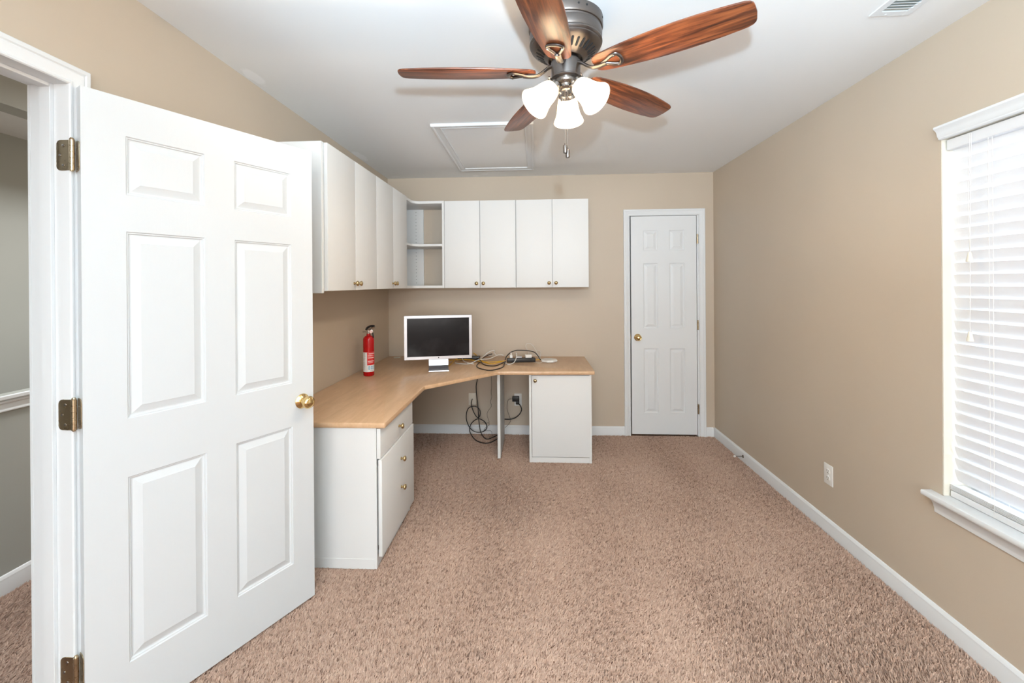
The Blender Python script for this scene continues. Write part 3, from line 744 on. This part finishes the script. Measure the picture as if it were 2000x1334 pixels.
for a in (-75, -62, -20, 30, 110, 190):
    aa = math.radians(a); obj('screw', lathe([(0, 0), (0.004, 0), (0.0035, 0.0015), (0, 0.002)], 12).xf(TH0 @ at((0.1433*math.cos(aa), 0.1433*math.sin(aa), 2.424), (math.cos(aa), math.sin(aa), 0))), M_DARK, mh)
rp_ = [(0, 2.306), (0.050, 2.306), (0.052, 2.290), (0.0565, 2.286), (0.0575, 2.280), (0.0565, 2.262), (0.0560, 2.228), (0.0555, 2.224), (0.0575, 2.222), (0.0575, 2.218), (0.053, 2.215), (0.046, 2.213), (0, 2.213)]
obj('rotor_hub', lathe(rp_, 48, cap=False).xf(TH0), M_PEWTER, t, smooth=28)
kp = [(0, 2.2135), (0.045, 2.2135), (0.046, 2.206), (0.043, 2.200), (0.036, 2.196), (0.028, 2.194), (0.026, 2.190), (0.0265, 2.184), (0.022, 2.180), (0.012, 2.177), (0, 2.176)]
lk = obj('light_fitting', lathe(kp, 40, cap=False).xf(TH0), M_NICKEL, t, smooth=28)

BL_OUT = [(0.118, 0.020), (0.122, 0.032), (0.132, 0.041), (0.150, 0.047), (0.19, 0.0535), (0.24, 0.0600), (0.30, 0.0655), (0.37, 0.0690), (0.43, 0.0695), (0.49, 0.0675), (0.55, 0.0630), (0.60, 0.0575), (0.620, 0.0545), (0.634, 0.049), (0.642, 0.040), (0.645, 0.030)]
def blade(a, k):
    Mb = TH0 @ Matrix.Rotation(a, 4, 'Z') @ Matrix.Translation((0, 0, 2.2405)) @ Matrix.Rotation(math.radians(-10.5), 4, 'X')
    poly = [(r, w_) for r, w_ in BL_OUT]+[(0.648, 0.0)]+[(r, -w_) for r, w_ in BL_OUT[::-1]]
    poly = [(r, w_) for r, w_ in poly]
    m = prism(poly, -0.003, 0.003, 0.0012)
    uv = [(x+k*3.1, y+k*0.77) for x, y, z in m.v]
    b = obj('blade', m.xf(Mb), M_BLADE, FAN, smooth=25, uvs=uv)
    # blade iron: stem sweeping down from the hub to an open triangular loop under the blade
    Ma = TH0 @ Matrix.Rotation(a, 4, 'Z')
    st = tube([(0.050, 0, 2.268), (0.068, 0, 2.262), (0.088, 0, 2.246), (0.112, 0, 2.231), (0.140, 0, 2.2275), (0.166, 0, 2.2295)], 0.01, 12, sub=6, flat=(0.0125, 0.0058)).xf(Ma)
    zz = -0.0075
    lp = tube([(0.150, 0, zz), (0.170, 0.010, zz), (0.196, 0.025, zz), (0.212, 0.027, zz), (0.221, 0.014, zz), (0.2225, 0, zz), (0.221, -0.014, zz), (0.212, -0.027, zz), (0.196, -0.025, zz), (0.170, -0.010, zz)], 0.005, 8, closed=True, sub=5, flat=(0.0070, 0.0050)).xf(Mb)
    ir = obj('blade_iron', st.merge(lp), M_PEWTER, b, smooth=50)
    for (r, w_) in ((0.205, 0.026), (0.205, -0.026), (0.165, 0.0)):
        obj('screw', lathe([(0, 0), (0.0042, 0), (0.0036, -0.0016), (0, -0.002)], 12).xf(Mb @ Matrix.Translation((r, w_, zz-0.0055))), M_NICKEL, b)
TB = math.radians(183.77)
for k in range(5): blade(TB-k*math.radians(72), k)

def lamp(a):
    Ta = TH0 @ Matrix.Rotation(a, 4, 'Z')
    tl = math.radians(46); dv = Vector((math.sin(tl), 0, -math.cos(tl)))
    neck = Vector((0.046, 0, 2.188))
    arm = tube([(0.020, 0, 2.204), (0.036, 0, 2.206), (0.044, 0, 2.200), tuple(neck-dv*0.004)], 0.0085, 10, sub=5).xf(Ta)
    cup = lathe([(0, -0.012), (0.014, -0.012), (0.018, -0.006), (0.026, 0.000), (0.0325, 0.004), (0.034, 0.010), (0.0335, 0.020), (0.031, 0.020), (0.031, 0.006), (0, 0.004)], 32, cap=False).xf(Ta @ at(neck, dv))
    hd = obj('lamp_holder', arm.merge(cup), M_NICKEL, FAN, smooth=35)
    for q in range(3):
        an = 2*PI*q/3+0.5; c, s_ = math.cos(an), math.sin(an)
        obj('thumbscrew', lathe([(0, 0), (0.0018, 0), (0.0018, 0.006), (0.004, 0.006), (0.004, 0.010), (0, 0.010)], 10).xf(Ta @ at(neck, dv) @ at((0.0335*c, 0.0335*s_, 0.015), (c, s_, 0))), M_NICKEL, hd)
    out = [(0.0285, 0.006), (0.0300, 0.012), (0.0335, 0.022), (0.0385, 0.036), (0.0420, 0.054), (0.0445, 0.072), (0.0485, 0.090), (0.0545, 0.106), (0.0605, 0.119), (0.0620, 0.123)]
    inn = [(r-0.0028, z) for r, z in out[::-1]]
    sh = obj('lamp_shade', lathe(out+inn, 44, cap=False).xf(Ta @ at(neck, dv)), M_SHADE, FAN, smooth=50)
    bb = lathe([(0, 0.012), (0.010, 0.014), (0.012, 0.030), (0.018, 0.046), (0.0215, 0.060), (0.019, 0.074), (0.011, 0.083), (0, 0.085)], 20, cap=False).xf(Ta @ at(neck, dv))
    obj('bulb', bb, M_BULB, sh, smooth=60)
    l = D.lights.new('lamp_light', 'POINT'); l.energy = LAMP_POWER; l.color = LAMP_COL; l.shadow_soft_size = 0.022
    lo = D.objects.new('lamp_light', l); COL.objects.link(lo); lo.location = Ta @ (neck+dv*0.100)
for a in (203, -38, 81): lamp(math.radians(a))
# pull chains with fobs
for dx, dy, zb_ in ((-0.005, -0.012, 1.966), (0.005, -0.004, 1.950)):
    ch = MB(); z = 2.178
    x, y = HBX+dx, HBY+dy
    while z > zb_:
        ch.merge(lathe([(0, -0.0016), (0.0013, -0.0009), (0.0016, 0), (0.0013, 0.0009), (0, 0.0016)], 6, cap=False).xf(Matrix.Translation((x, y, z)))); z -= 0.0042
    ch.merge(tube([(x, y, 2.178), (x, y, zb_)], 0.0004, 4, sub=0))
    c = obj('pull_chain', ch, M_NICKEL, t, smooth=60)
    fob = lathe([(0, 0), (0.0030, 0.0), (0.0035, -0.004), (0.0075, -0.008), (0.0085, -0.014), (0.0085, -0.034), (0.0070, -0.038), (0, -0.039)], 16, cap=False).xf(Matrix.Translation((x, y, zb_)))
    obj('fob', fob, M_PEWTER, c, smooth=35)

# ------------------------------------------------------------------ attic hatch, ceiling register
t = thing('attic_hatch', 'white framed rectangular attic hatch in the ceiling', 'hatch', (-0.325, 3.19, H))
hx0, hx1, hy0, hy1 = -0.595, -0.058, 2.715, 3.680
prf = [(0, 0), (0, 0.010), (0.004, 0.013), (0.010, 0.010), (0.018, 0.011), (0.030, 0.015), (0.040, 0.014), (0.046, 0.018), (0.055, 0.018), (0.058, 0.015), (0.058, 0)]
obj('moulding', sweep(prf, [(hx0, hy1, H), (hx1, hy1, H), (hx1, hy0, H), (hx0, hy0, H)], (0, 0, -1), closed=True), M_TRIM, t, smooth=25)
obj('hatch_panel', box(hx0-0.004, hx1+0.004, hy0-0.004, hy1+0.004, H-0.005, H-0.0005), M_CEIL, t)
t = thing('ceiling_register', 'white slotted air register in the ceiling above the window', 'vent', (1.355, 1.53, H))
vx0, vx1, vy0, vy1 = 1.281, 1.428, 1.365, 1.692; b_ = 0.027
m = box(vx0, vx0+b_, vy0, vy1, H-0.006, H, 0.0015).merge(box(vx1-b_, vx1, vy0, vy1, H-0.006, H, 0.0015)).merge(box(vx0+b_-0.002, vx1-b_+0.002, vy0, vy0+b_, H-0.0055, H)).merge(box(vx0+b_-0.002, vx1-b_+0.002, vy1-b_, vy1, H-0.0055, H))
obj('face_plate', m, M_TRIM, t)
obj('duct_backing', box(vx0+b_, vx1-b_, vy0+b_, vy1-b_, H-0.0012, H-0.0004), M_HALLWALL, t)
lv = None; y = vy0+b_+0.006
while y < vy1-b_-0.006:
    if lv is None:
        y_s = y; lm = box(vx0+b_, vx1-b_, -0.007, 0.007, -0.0006, 0.0006).xf(Matrix.Translation((0, y, H-0.0055)) @ Matrix.Rotation(math.radians(28), 4, 'X')); lv = obj('louver', lm, M_TRIM, t)
    else: dup(lv, (0, y-y_s, 0), t)
    y += 0.0155
obj('screw', lathe([(0, 0), (0.004, 0), (0.0035, 0.0015), (0, 0.002)], 12).xf(at((1.355-0.02, vy1-0.012, H-0.006), (0, 0, -1))), M_TRIM, t)

# ------------------------------------------------------------------ wall plates
def frame3(o, n, up=(0, 0, 1)):
    n = Vector(n); u = Vector(up); s = u.cross(n)
    return Matrix(((s.x, u.x, n.x, o[0]), (s.y, u.y, n.y, o[1]), (s.z, u.z, n.z, o[2]), (0, 0, 0, 1)))
def plate(name, label, o, n, kind, mt):
    Mp = frame3(o, n)
    t = thing(name, label, 'outlet' if kind == 'duplex' else 'wall plate', o)
    obj('cover_plate', box(-0.035, 0.035, -0.0575, 0.0575, 0.0003, 0.0055, 0.003, 2).xf(Mp), mt, t, smooth=40)
    if kind == 'duplex':
        for zc in (0.0195, -0.0195):
            poly = []
            for q in range(24):
                a = 2*PI*q/24; poly.append((max(-0.0155, min(0.0155, 0.0172*math.cos(a))), zc+0.0142*math.sin(a)))
            rc = obj('receptacle', prism(poly, 0.0050, 0.0075, 0.0005).xf(Mp), mt, t)
            sm = box(-0.0075, -0.0052, zc-0.001, zc+0.0075, 0.0074, 0.0079).merge(box(0.0052, 0.0072, zc, zc+0.0070, 0.0074, 0.0079)).merge(lathe([(0, 0), (0.0024, 0), (0.0024, 0.0005), (0, 0.0005)], 10).xf(Matrix.Translation((0, zc-0.0075, 0.0074))))
            obj('slots', sm.xf(Mp), M_DARK, rc)
        obj('screw', lathe([(0, 0), (0.0032, 0), (0.0028, 0.0012), (0, 0.0014)], 12).xf(Mp @ Matrix.Translation((0, 0, 0.0054))), mt, t)
    else:
        obj('jack', lathe([(0, 0), (0.0062, 0), (0.0062, 0.003), (0.0047, 0.003), (0.0047, 0.010), (0, 0.010)], 14).xf(Mp @ Matrix.Translation((0, 0, 0.0054))), M_NICKEL, t)
        for zc in (0.042, -0.042): obj('screw', lathe([(0, 0), (0.0032, 0), (0.0028, 0.0012), (0, 0.0014)], 12).xf(Mp @ Matrix.Translation((0, zc, 0.0054))), mt, t)
    return t
plate('wall_outlet', 'white duplex outlet low on the right wall', (XR, 2.486, 0.333), (-1, 0, 0), 'duplex', M_PLASTIC)
plate('wall_outlet', 'white duplex outlet on the far wall holding the black plugs', (-0.163, YB, 0.326), (0, -1, 0), 'duplex', M_PLASTIC)
plate('cable_wall_plate', 'ivory cable wall plate on the far wall below the monitor', (-0.598, YB, 0.327), (0, -1, 0), 'coax', M_IVORY)

# door stop on the right baseboard
t = thing('door_stop', 'small spring door stop with a white rubber tip on the right baseboard', 'door stop', (XR-0.013, 3.450, 0.042))
obj('base', lathe([(0, 0), (0.012, 0), (0.011, 0.004), (0.006, 0.008), (0, 0.008)], 20).xf(at((XR-0.013, 3.450, 0.042), (-1, 0, 0))), M_PEWTER, t, smooth=35)
cp = []
for q in range(100):
    a = q*2*PI/7; cp.append((XR-0.019-q*0.00055, 3.450+0.0042*math.cos(a), 0.042+0.0042*math.sin(a)))
obj('spring', tube(cp, 0.0009, 5, sub=0), M_PEWTER, t)
obj('rubber_tip', lathe([(0, 0), (0.0065, 0), (0.0075, 0.002), (0.0070, 0.012), (0.0045, 0.016), (0, 0.016)], 16).xf(at((XR-0.072, 3.450, 0.042), (-1, 0, 0))), M_PLASTIC, t, smooth=40)

# ------------------------------------------------------------------ things on the desk: power strip, router, cables
Zc = ZD
t = thing('power_strip', 'black power strip with white plugs lying on the desk right of the monitor', 'power strip', (-0.12, 3.71, ZD))
Mp = Matrix.Translation((-0.122, 3.725, ZD+0.001)) @ Matrix.Rotation(math.radians(9), 4, 'Z')
ps = obj('strip_body', box(-0.125, 0.125, -0.030, 0.030, 0, 0.034, 0.006, 2).xf(Mp), M_BLACK, t, smooth=40)
for q in range(5):
    obj('socket', box(-0.100+q*0.045, -0.072+q*0.045, -0.012, 0.016, 0.0335, 0.0355, 0.001).xf(Mp), M_DARK, ps)
t = thing('power_adapter', 'white square power adapter plugged into the power strip', 'adapter', (-0.06, 3.74, ZD+0.036))
obj('adapter_body', box(0.036, 0.094, -0.020, 0.024, 0.0365, 0.062, 0.005, 2).xf(Mp), M_PLASTIC, t, smooth=40)
t = thing('plug', 'small white plug standing on the left end of the power strip', 'plug', (-0.21, 3.71, ZD+0.036))
obj('plug_body', box(-0.100, -0.076, -0.010, 0.012, 0.0365, 0.062, 0.004, 2).xf(Mp).merge(lathe([(0.008, 0.060), (0.006, 0.072), (0.003, 0.084), (0, 0.084)], 12).xf(Mp @ Matrix.Translation((-0.088, 0.001, 0)))), M_PLASTIC, t, smooth=40)
t = thing('grey_plug', 'pale grey flat plug in the middle of the power strip', 'plug', (-0.14, 3.72, ZD+0.036))
obj('plug_body', box(-0.048, 0.008, -0.012, 0.014, 0.0365, 0.050, 0.004, 2).xf(Mp), M_LABELG, t, smooth=40)
t = thing('network_box', 'white octagonal wireless network box on the desk near its right end', 'router', (0.124, 3.745, ZD))
oc = []
for q in range(8):
    a = 2*PI*(q+0.5)/8+0.12; oc.append((0.124+0.074*math.cos(a), 3.745+0.074*math.sin(a)))
obj('housing', prism(oc, ZD+0.002, ZD+0.020, 0.005), M_PLASTIC, t, smooth=30)
oc2 = [(0.124+(x-0.124)*0.86, 3.745+(y-3.745)*0.86) for x, y in oc]
obj('base', prism(oc2, ZD+0.0003, ZD+0.0022), M_LABELG, t)
t = thing('power_brick', 'long black power brick on the desk behind the monitor stand', 'power brick', (-0.60, 3.80, ZD))
obj('brick_body', box(-0.70, -0.50, 3.80, 3.865, ZD+0.0005, ZD+0.032, 0.006, 2), M_BLACK, t, smooth=40)

def cable(name, label, pts, r, m, cat='cable', group=None, sub=6):
    o = obj(name, tube(pts, r, 8, sub=sub), m, smooth=80); tag(o, label, cat, group); return o
z1, z2, z3 = ZD+0.005, ZD+0.012, ZD+0.019
cable('yellow_cable', 'yellow network cable running along the desk from behind the stand to the power strip', [(-0.790, 3.70, z2), (-0.735, 3.735, z2), (-0.69, 3.755, z2), (-0.624, 3.765, z2), (-0.545, 3.735, z2), (-0.478, 3.685, z2), (-0.377, 3.615, z1), (-0.30, 3.655, z2), (-0.262, 3.70, z2+0.004)], 0.0036, M_YELLOW)
cable('yellow_cable', 'short yellow cable crossing diagonally beside the monitor stand', [(-0.735, 3.50, z1), (-0.717, 3.56, z1), (-0.706, 3.68, z3), (-0.700, 3.785, z3), (-0.66, 3.84, z3+0.022), (-0.60, 3.88, z3+0.025)], 0.0036, M_YELLOW)
cable('yellow_cable', 'yellow cable dropping from behind the right edge of the monitor screen', [(-0.57, 3.90, z3+0.03), (-0.545, 3.885, z3+0.018), (-0.509, 3.82, z2+0.004), (-0.476, 3.717, z3), (-0.440, 3.66, z2), (-0.36, 3.655, z2), (-0.28, 3.70, z2)], 0.0036, M_YELLOW)
cable('yellow_cable', 'short yellow cable between the power strip and the white network box', [(0.006, 3.74, ZD+0.016), (0.03, 3.765, z2), (0.05, 3.785, z2)], 0.0036, M_YELLOW)
cable('black_cable', 'black cable making a wide loop that hangs toward the front edge of the desk', [(-0.40, 3.965, ZD+0.030), (-0.43, 3.950, ZD+0.024), (-0.47, 3.86, z2), (-0.482, 3.70, z1), (-0.488, 3.54, z1), (-0.468, 3.45, z1), (-0.420, 3.378, z1), (-0.357, 3.335, z1), (-0.300, 3.385, z1), (-0.262, 3.48, z1), (-0.262, 3.60, z1), (-0.255, 3.68, z2)], 0.0042, M_BLACK)
cable('black_cable', 'black cable lying in a flat curve just behind the front loop', [(-0.52, 3.80, z3), (-0.478, 3.690, z3), (-0.443, 3.594, z1), (-0.390, 3.525, z1), (-0.329, 3.525, z1), (-0.295, 3.60, z1), (-0.256, 3.665, z2)], 0.0042, M_BLACK)
cable('black_cable', 'black cable arching over the power strip to the network box', [(-0.262, 3.70, ZD+0.02), (-0.250, 3.76, ZD+0.045), (-0.215, 3.80, ZD+0.072), (-0.175, 3.82, ZD+0.084), (-0.140, 3.82, ZD+0.087), (-0.07, 3.82, ZD+0.084), (-0.012, 3.81, ZD+0.074), (0.022, 3.79, ZD+0.050), (0.042, 3.775, ZD+0.018), (0.052, 3.77, ZD+0.010)], 0.0042, M_BLACK)
cable('white_cable', 'thick white cable snaking from beside the stand to the far wall', [(-0.690, 3.645, z1), (-0.64, 3.608, z1), (-0.56, 3.612, z1), (-0.503, 3.70, z3), (-0.456, 3.745, z3), (-0.406, 3.82, z2), (-0.353, 3.93, z2+0.01), (-0.318, 3.955, z2+0.012), (-0.295, 3.960, z2+0.006)], 0.0042, M_WCABLE)
cable('white_cable', 'white cable curling down in front of the black power brick', [(-0.680, 3.88, ZD+0.040), (-0.672, 3.84, ZD+0.039), (-0.655, 3.78, ZD+0.024), (-0.620, 3.68, z2), (-0.574, 3.598, z2+0.002), (-0.520, 3.595, z1)], 0.0036, M_WCABLE)
cable('white_cable', 'white cable rising in a tall bend right of the monitor', [(-0.485, 3.77, z3+0.006), (-0.462, 3.83, ZD+0.034), (-0.425, 3.90, ZD+0.058), (-0.385, 3.92, ZD+0.069), (-0.375, 3.93, ZD+0.062), (-0.378, 3.94, ZD+0.044), (-0.36, 3.95, ZD+0.02)], 0.0040, M_WCABLE)
cable('white_cable', 'white cable looped over the left end of the power strip', [(-0.165, 3.76, ZD+0.070), (-0.163, 3.74, ZD+0.073), (-0.160, 3.70, ZD+0.060), (-0.166, 3.672, ZD+0.034), (-0.180, 3.640, ZD+0.012), (-0.205, 3.600, z1), (-0.232, 3.592, z1), (-0.248, 3.628, z1), (-0.270, 3.66, z1)], 0.0040, M_WCABLE)
cable('thin_white_wire', 'thin white wire looping up the far wall above the power strip', [(-0.055, 3.76, ZD+0.064), (-0.058, 3.90, ZD+0.066), (-0.080, 3.94, ZD+0.086), (-0.083, 3.95, ZD+0.116), (-0.066, 3.95, ZD+0.130), (-0.031, 3.94, ZD+0.125), (0.006, 3.92, ZD+0.078), (0.024, 3.90, ZD+0.038), (0.048, 3.84, ZD+0.012), (0.065, 3.79, ZD+0.010)], 0.0018, M_WCABLE)
cable('thin_white_wire', 'thin white wire bending low against the far wall beside the network box', [(-0.070, 3.95, ZD+0.040), (-0.03, 3.96, ZD+0.062), (0.020, 3.96, ZD+0.066), (0.052, 3.96, ZD+0.052), (0.050, 3.95, ZD+0.02), (0.050, 3.90, ZD+0.004)], 0.0014, M_WCABLE)
cable('thin_white_wire', 'thin white wire on the desk in front of the network box', [(-0.008, 3.70, ZD+0.003), (0.030, 3.66, ZD+0.003), (0.060, 3.675, ZD+0.003)], 0.0016, M_WCABLE)

# ------------------------------------------------------------------ cables under the desk
cable('black_cable', 'black cable hanging straight down under the desk to the carpet', [(-0.520, 3.90, ZD-0.030), (-0.528, 3.92, 0.600), (-0.538, 3.93, 0.533), (-0.549, 3.93, 0.472), (-0.546, 3.93, 0.388), (-0.537, 3.93, 0.311), (-0.531, 3.935, 0.214), (-0.528, 3.94, 0.143), (-0.512, 3.93, 0.050), (-0.478, 3.885, 0.012), (-0.438, 3.845, 0.008), (-0.392, 3.890, 0.009), (-0.340, 3.93, 0.022), (-0.315, 3.955, 0.030)], 0.0042, M_BLACK)
cable('black_cable', 'black cable coiled in hanging loops from the ivory wall plate', [(-0.598, 4.000, 0.327), (-0.598, 3.975, 0.322), (-0.596, 3.93, 0.300), (-0.583, 3.925, 0.252), (-0.557, 3.92, 0.201), (-0.531, 3.92, 0.179), (-0.512, 3.92, 0.208), (-0.515, 3.92, 0.247), (-0.537, 3.92, 0.275), (-0.576, 3.92, 0.285), (-0.622, 3.92, 0.265), (-0.641, 3.92, 0.213), (-0.639, 3.92, 0.149), (-0.610, 3.92, 0.084), (-0.565, 3.92, 0.049), (-0.513, 3.92, 0.044), (-0.474, 3.92, 0.057), (-0.451, 3.92, 0.086), (-0.460, 3.91, 0.131), (-0.486, 3.91, 0.157), (-0.525, 3.91, 0.172), (-0.564, 3.91, 0.156), (-0.600, 3.91, 0.117), (-0.609, 3.90, 0.068), (-0.590, 3.89, 0.026), (-0.530, 3.80, 0.008), (-0.451, 3.745, 0.008), (-0.393, 3.775, 0.008), (-0.335, 3.885, 0.008), (-0.318, 3.93, 0.008)], 0.0042, M_BLACK)
cable('thin_black_wire', 'thin kinked black wire hanging under the desk beside the support panel', [(-0.405, 3.94, ZD-0.030), (-0.409, 3.95, 0.555), (-0.407, 3.95, 0.468), (-0.412, 3.95, 0.403), (-0.406, 3.95, 0.364), (-0.419, 3.95, 0.319), (-0.411, 3.95, 0.277), (-0.452, 3.95, 0.209), (-0.433, 3.95, 0.131), (-0.445, 3.95, 0.122), (-0.472, 3.95, 0.120), (-0.497, 3.95, 0.124)], 0.0015, M_BLACK, sub=3)
cable('thin_black_wire', 'thin black wire lying against the far baseboard', [(-0.445, 3.965, 0.118), (-0.432, 3.965, 0.108), (-0.436, 3.965, 0.094), (-0.460, 3.965, 0.079), (-0.485, 3.975, 0.040), (-0.420, 3.975, 0.038), (-0.407, 3.96, 0.006), (-0.400, 3.93, 0.005)], 0.0013, M_BLACK, sub=3)
t = thing('plug_adapter', 'bulky black plug adapter in the outlet under the desk', 'adapter', (-0.18, YB-0.03, 0.33))
obj('adapter_body', box(-0.215, -0.150, YB-0.052, YB-0.009, 0.318, 0.364, 0.004, 2).merge(box(-0.182, -0.150, YB-0.046, YB-0.009, 0.290, 0.320, 0.004, 2)), M_BLACK, t, smooth=40)
cable('black_cable', 'thick black cord curving from the outlet behind the support panel', [(-0.160, 3.965, 0.300), (-0.142, 3.955, 0.288), (-0.128, 3.95, 0.250), (-0.145, 3.95, 0.209), (-0.184, 3.95, 0.174), (-0.230, 3.95, 0.158), (-0.275, 3.95, 0.157), (-0.33, 3.955, 0.160)], 0.0048, M_BLACK)
cable('thin_black_wire', 'thin black wire zigzagging down from the plug adapter', [(-0.214, 3.96, 0.345), (-0.248, 3.955, 0.340), (-0.261, 3.955, 0.305), (-0.263, 3.955, 0.246), (-0.243, 3.955, 0.188), (-0.232, 3.94, 0.150), (-0.250, 3.955, 0.110), (-0.284, 3.96, 0.075)], 0.0016, M_BLACK, sub=3)

# ------------------------------------------------------------------ carpet pile (real tufts)
def pile(name, x0, x1, y0, y1, n, seed, label):
    rg = np.random.default_rng(seed)
    x = rg.uniform(x0, x1, n); y = rg.uniform(y0, y1, n)
    keep = np.ones(n, bool)
    for (a, b, c, d_) in ((XL, -0.80, 2.085, 2.65), (-0.045, 0.44, 3.380, 3.97), (-0.312, -0.282, 3.436, 3.904)):
        keep &= ~((x > a) & (x < b) & (y > c) & (y < d_))
    x, y = x[keep], y[keep]; n = len(x)
    def field(f, k):
        s_ = np.zeros(n)
        for q in range(k):
            a = rg.uniform(0, 2*PI); fr = f*rg.uniform(0.6, 1.7); s_ += np.sin((x*np.cos(a)+y*np.sin(a))*fr+rg.uniform(0, 2*PI))
        return s_/math.sqrt(k)
    lean_dir = 1.2+0.55*field(3.0, 6)+rg.normal(0, 0.7, n)
    lean = np.clip(0.95+0.12*field(7.0, 6)+rg.normal(0, 0.22, n), 0.2, 1.35)
    ln = rg.uniform(0.012, 0.019, n); wd = rg.uniform(0.0012, 0.0024, n)
    dx, dy = np.cos(lean_dir), np.sin(lean_dir)
    px_, py_ = -dy, dx
    tw = rg.normal(0, 0.6, n); sx = px_*np.cos(tw)+dx*np.sin(tw)*0.6; sy = py_*np.cos(tw)+dy*np.sin(tw)*0.6
    V = np.zeros((n, 6, 3))
    hh = [0.0, 0.55, 1.0]; wf = [0.75, 1.0, 0.45]
    for k in range(3):
        h_ = ln*hh[k]; out = h_*np.sin(lean)*(0.55+0.45*hh[k]); up = h_*np.cos(lean*(0.75+0.25*hh[k]))
        cx = x+dx*out; cy = y+dy*out
        cx = np.clip(cx, x0, x1); cy = np.clip(cy, y0, y1)
        for j, sg in enumerate((-1, 1)):
            V[:, 2*k+j, 0] = cx+sg*sx*wd*wf[k]; V[:, 2*k+j, 1] = cy+sg*sy*wd*wf[k]; V[:, 2*k+j, 2] = -0.009+up+sg*0.0006
    F = np.array([[0, 1, 3, 2], [2, 3, 5, 4]])[None]+(np.arange(n)*6)[:, None, None]
    me = D.meshes.new(name); me.vertices.add(n*6); me.vertices.foreach_set('co', V.reshape(-1))
    me.loops.add(n*8); me.loops.foreach_set('vertex_index', F.reshape(-1).astype(np.int32))
    me.polygons.add(n*2); me.polygons.foreach_set('loop_start', np.arange(0, n*8, 4, dtype=np.int32)); me.polygons.foreach_set('loop_total', np.full(n*2, 4, dtype=np.int32))
    me.update(calc_edges=True)
    yv = np.clip(0.50+0.07*field(9, 6)+0.09*field(120, 8)+0.09*field(260, 8)+rg.normal(0, 0.19, n), 0, 1)
    at_ = me.attributes.new('yarn', 'FLOAT', 'POINT'); at_.data.foreach_set('value', np.repeat(yv, 6).astype(np.float32))
    me.materials.append(M_TUFT); me.polygons.foreach_set('use_smooth', np.ones(n*2, bool))
    o = D.objects.new(name, me); COL.objects.link(o); tag(o, label, 'carpet', None, 'stuff'); return o
pile('carpet_pile', XL+0.015, XR-0.015, 1.15, YB-0.015, 520000, 3, 'shaggy tan and brown carpet pile covering the room floor')
pile('carpet_pile', -2.46, XL-0.002, 0.7, 2.5, 80000, 5, 'shaggy brown carpet pile in the hallway beyond the doorway')
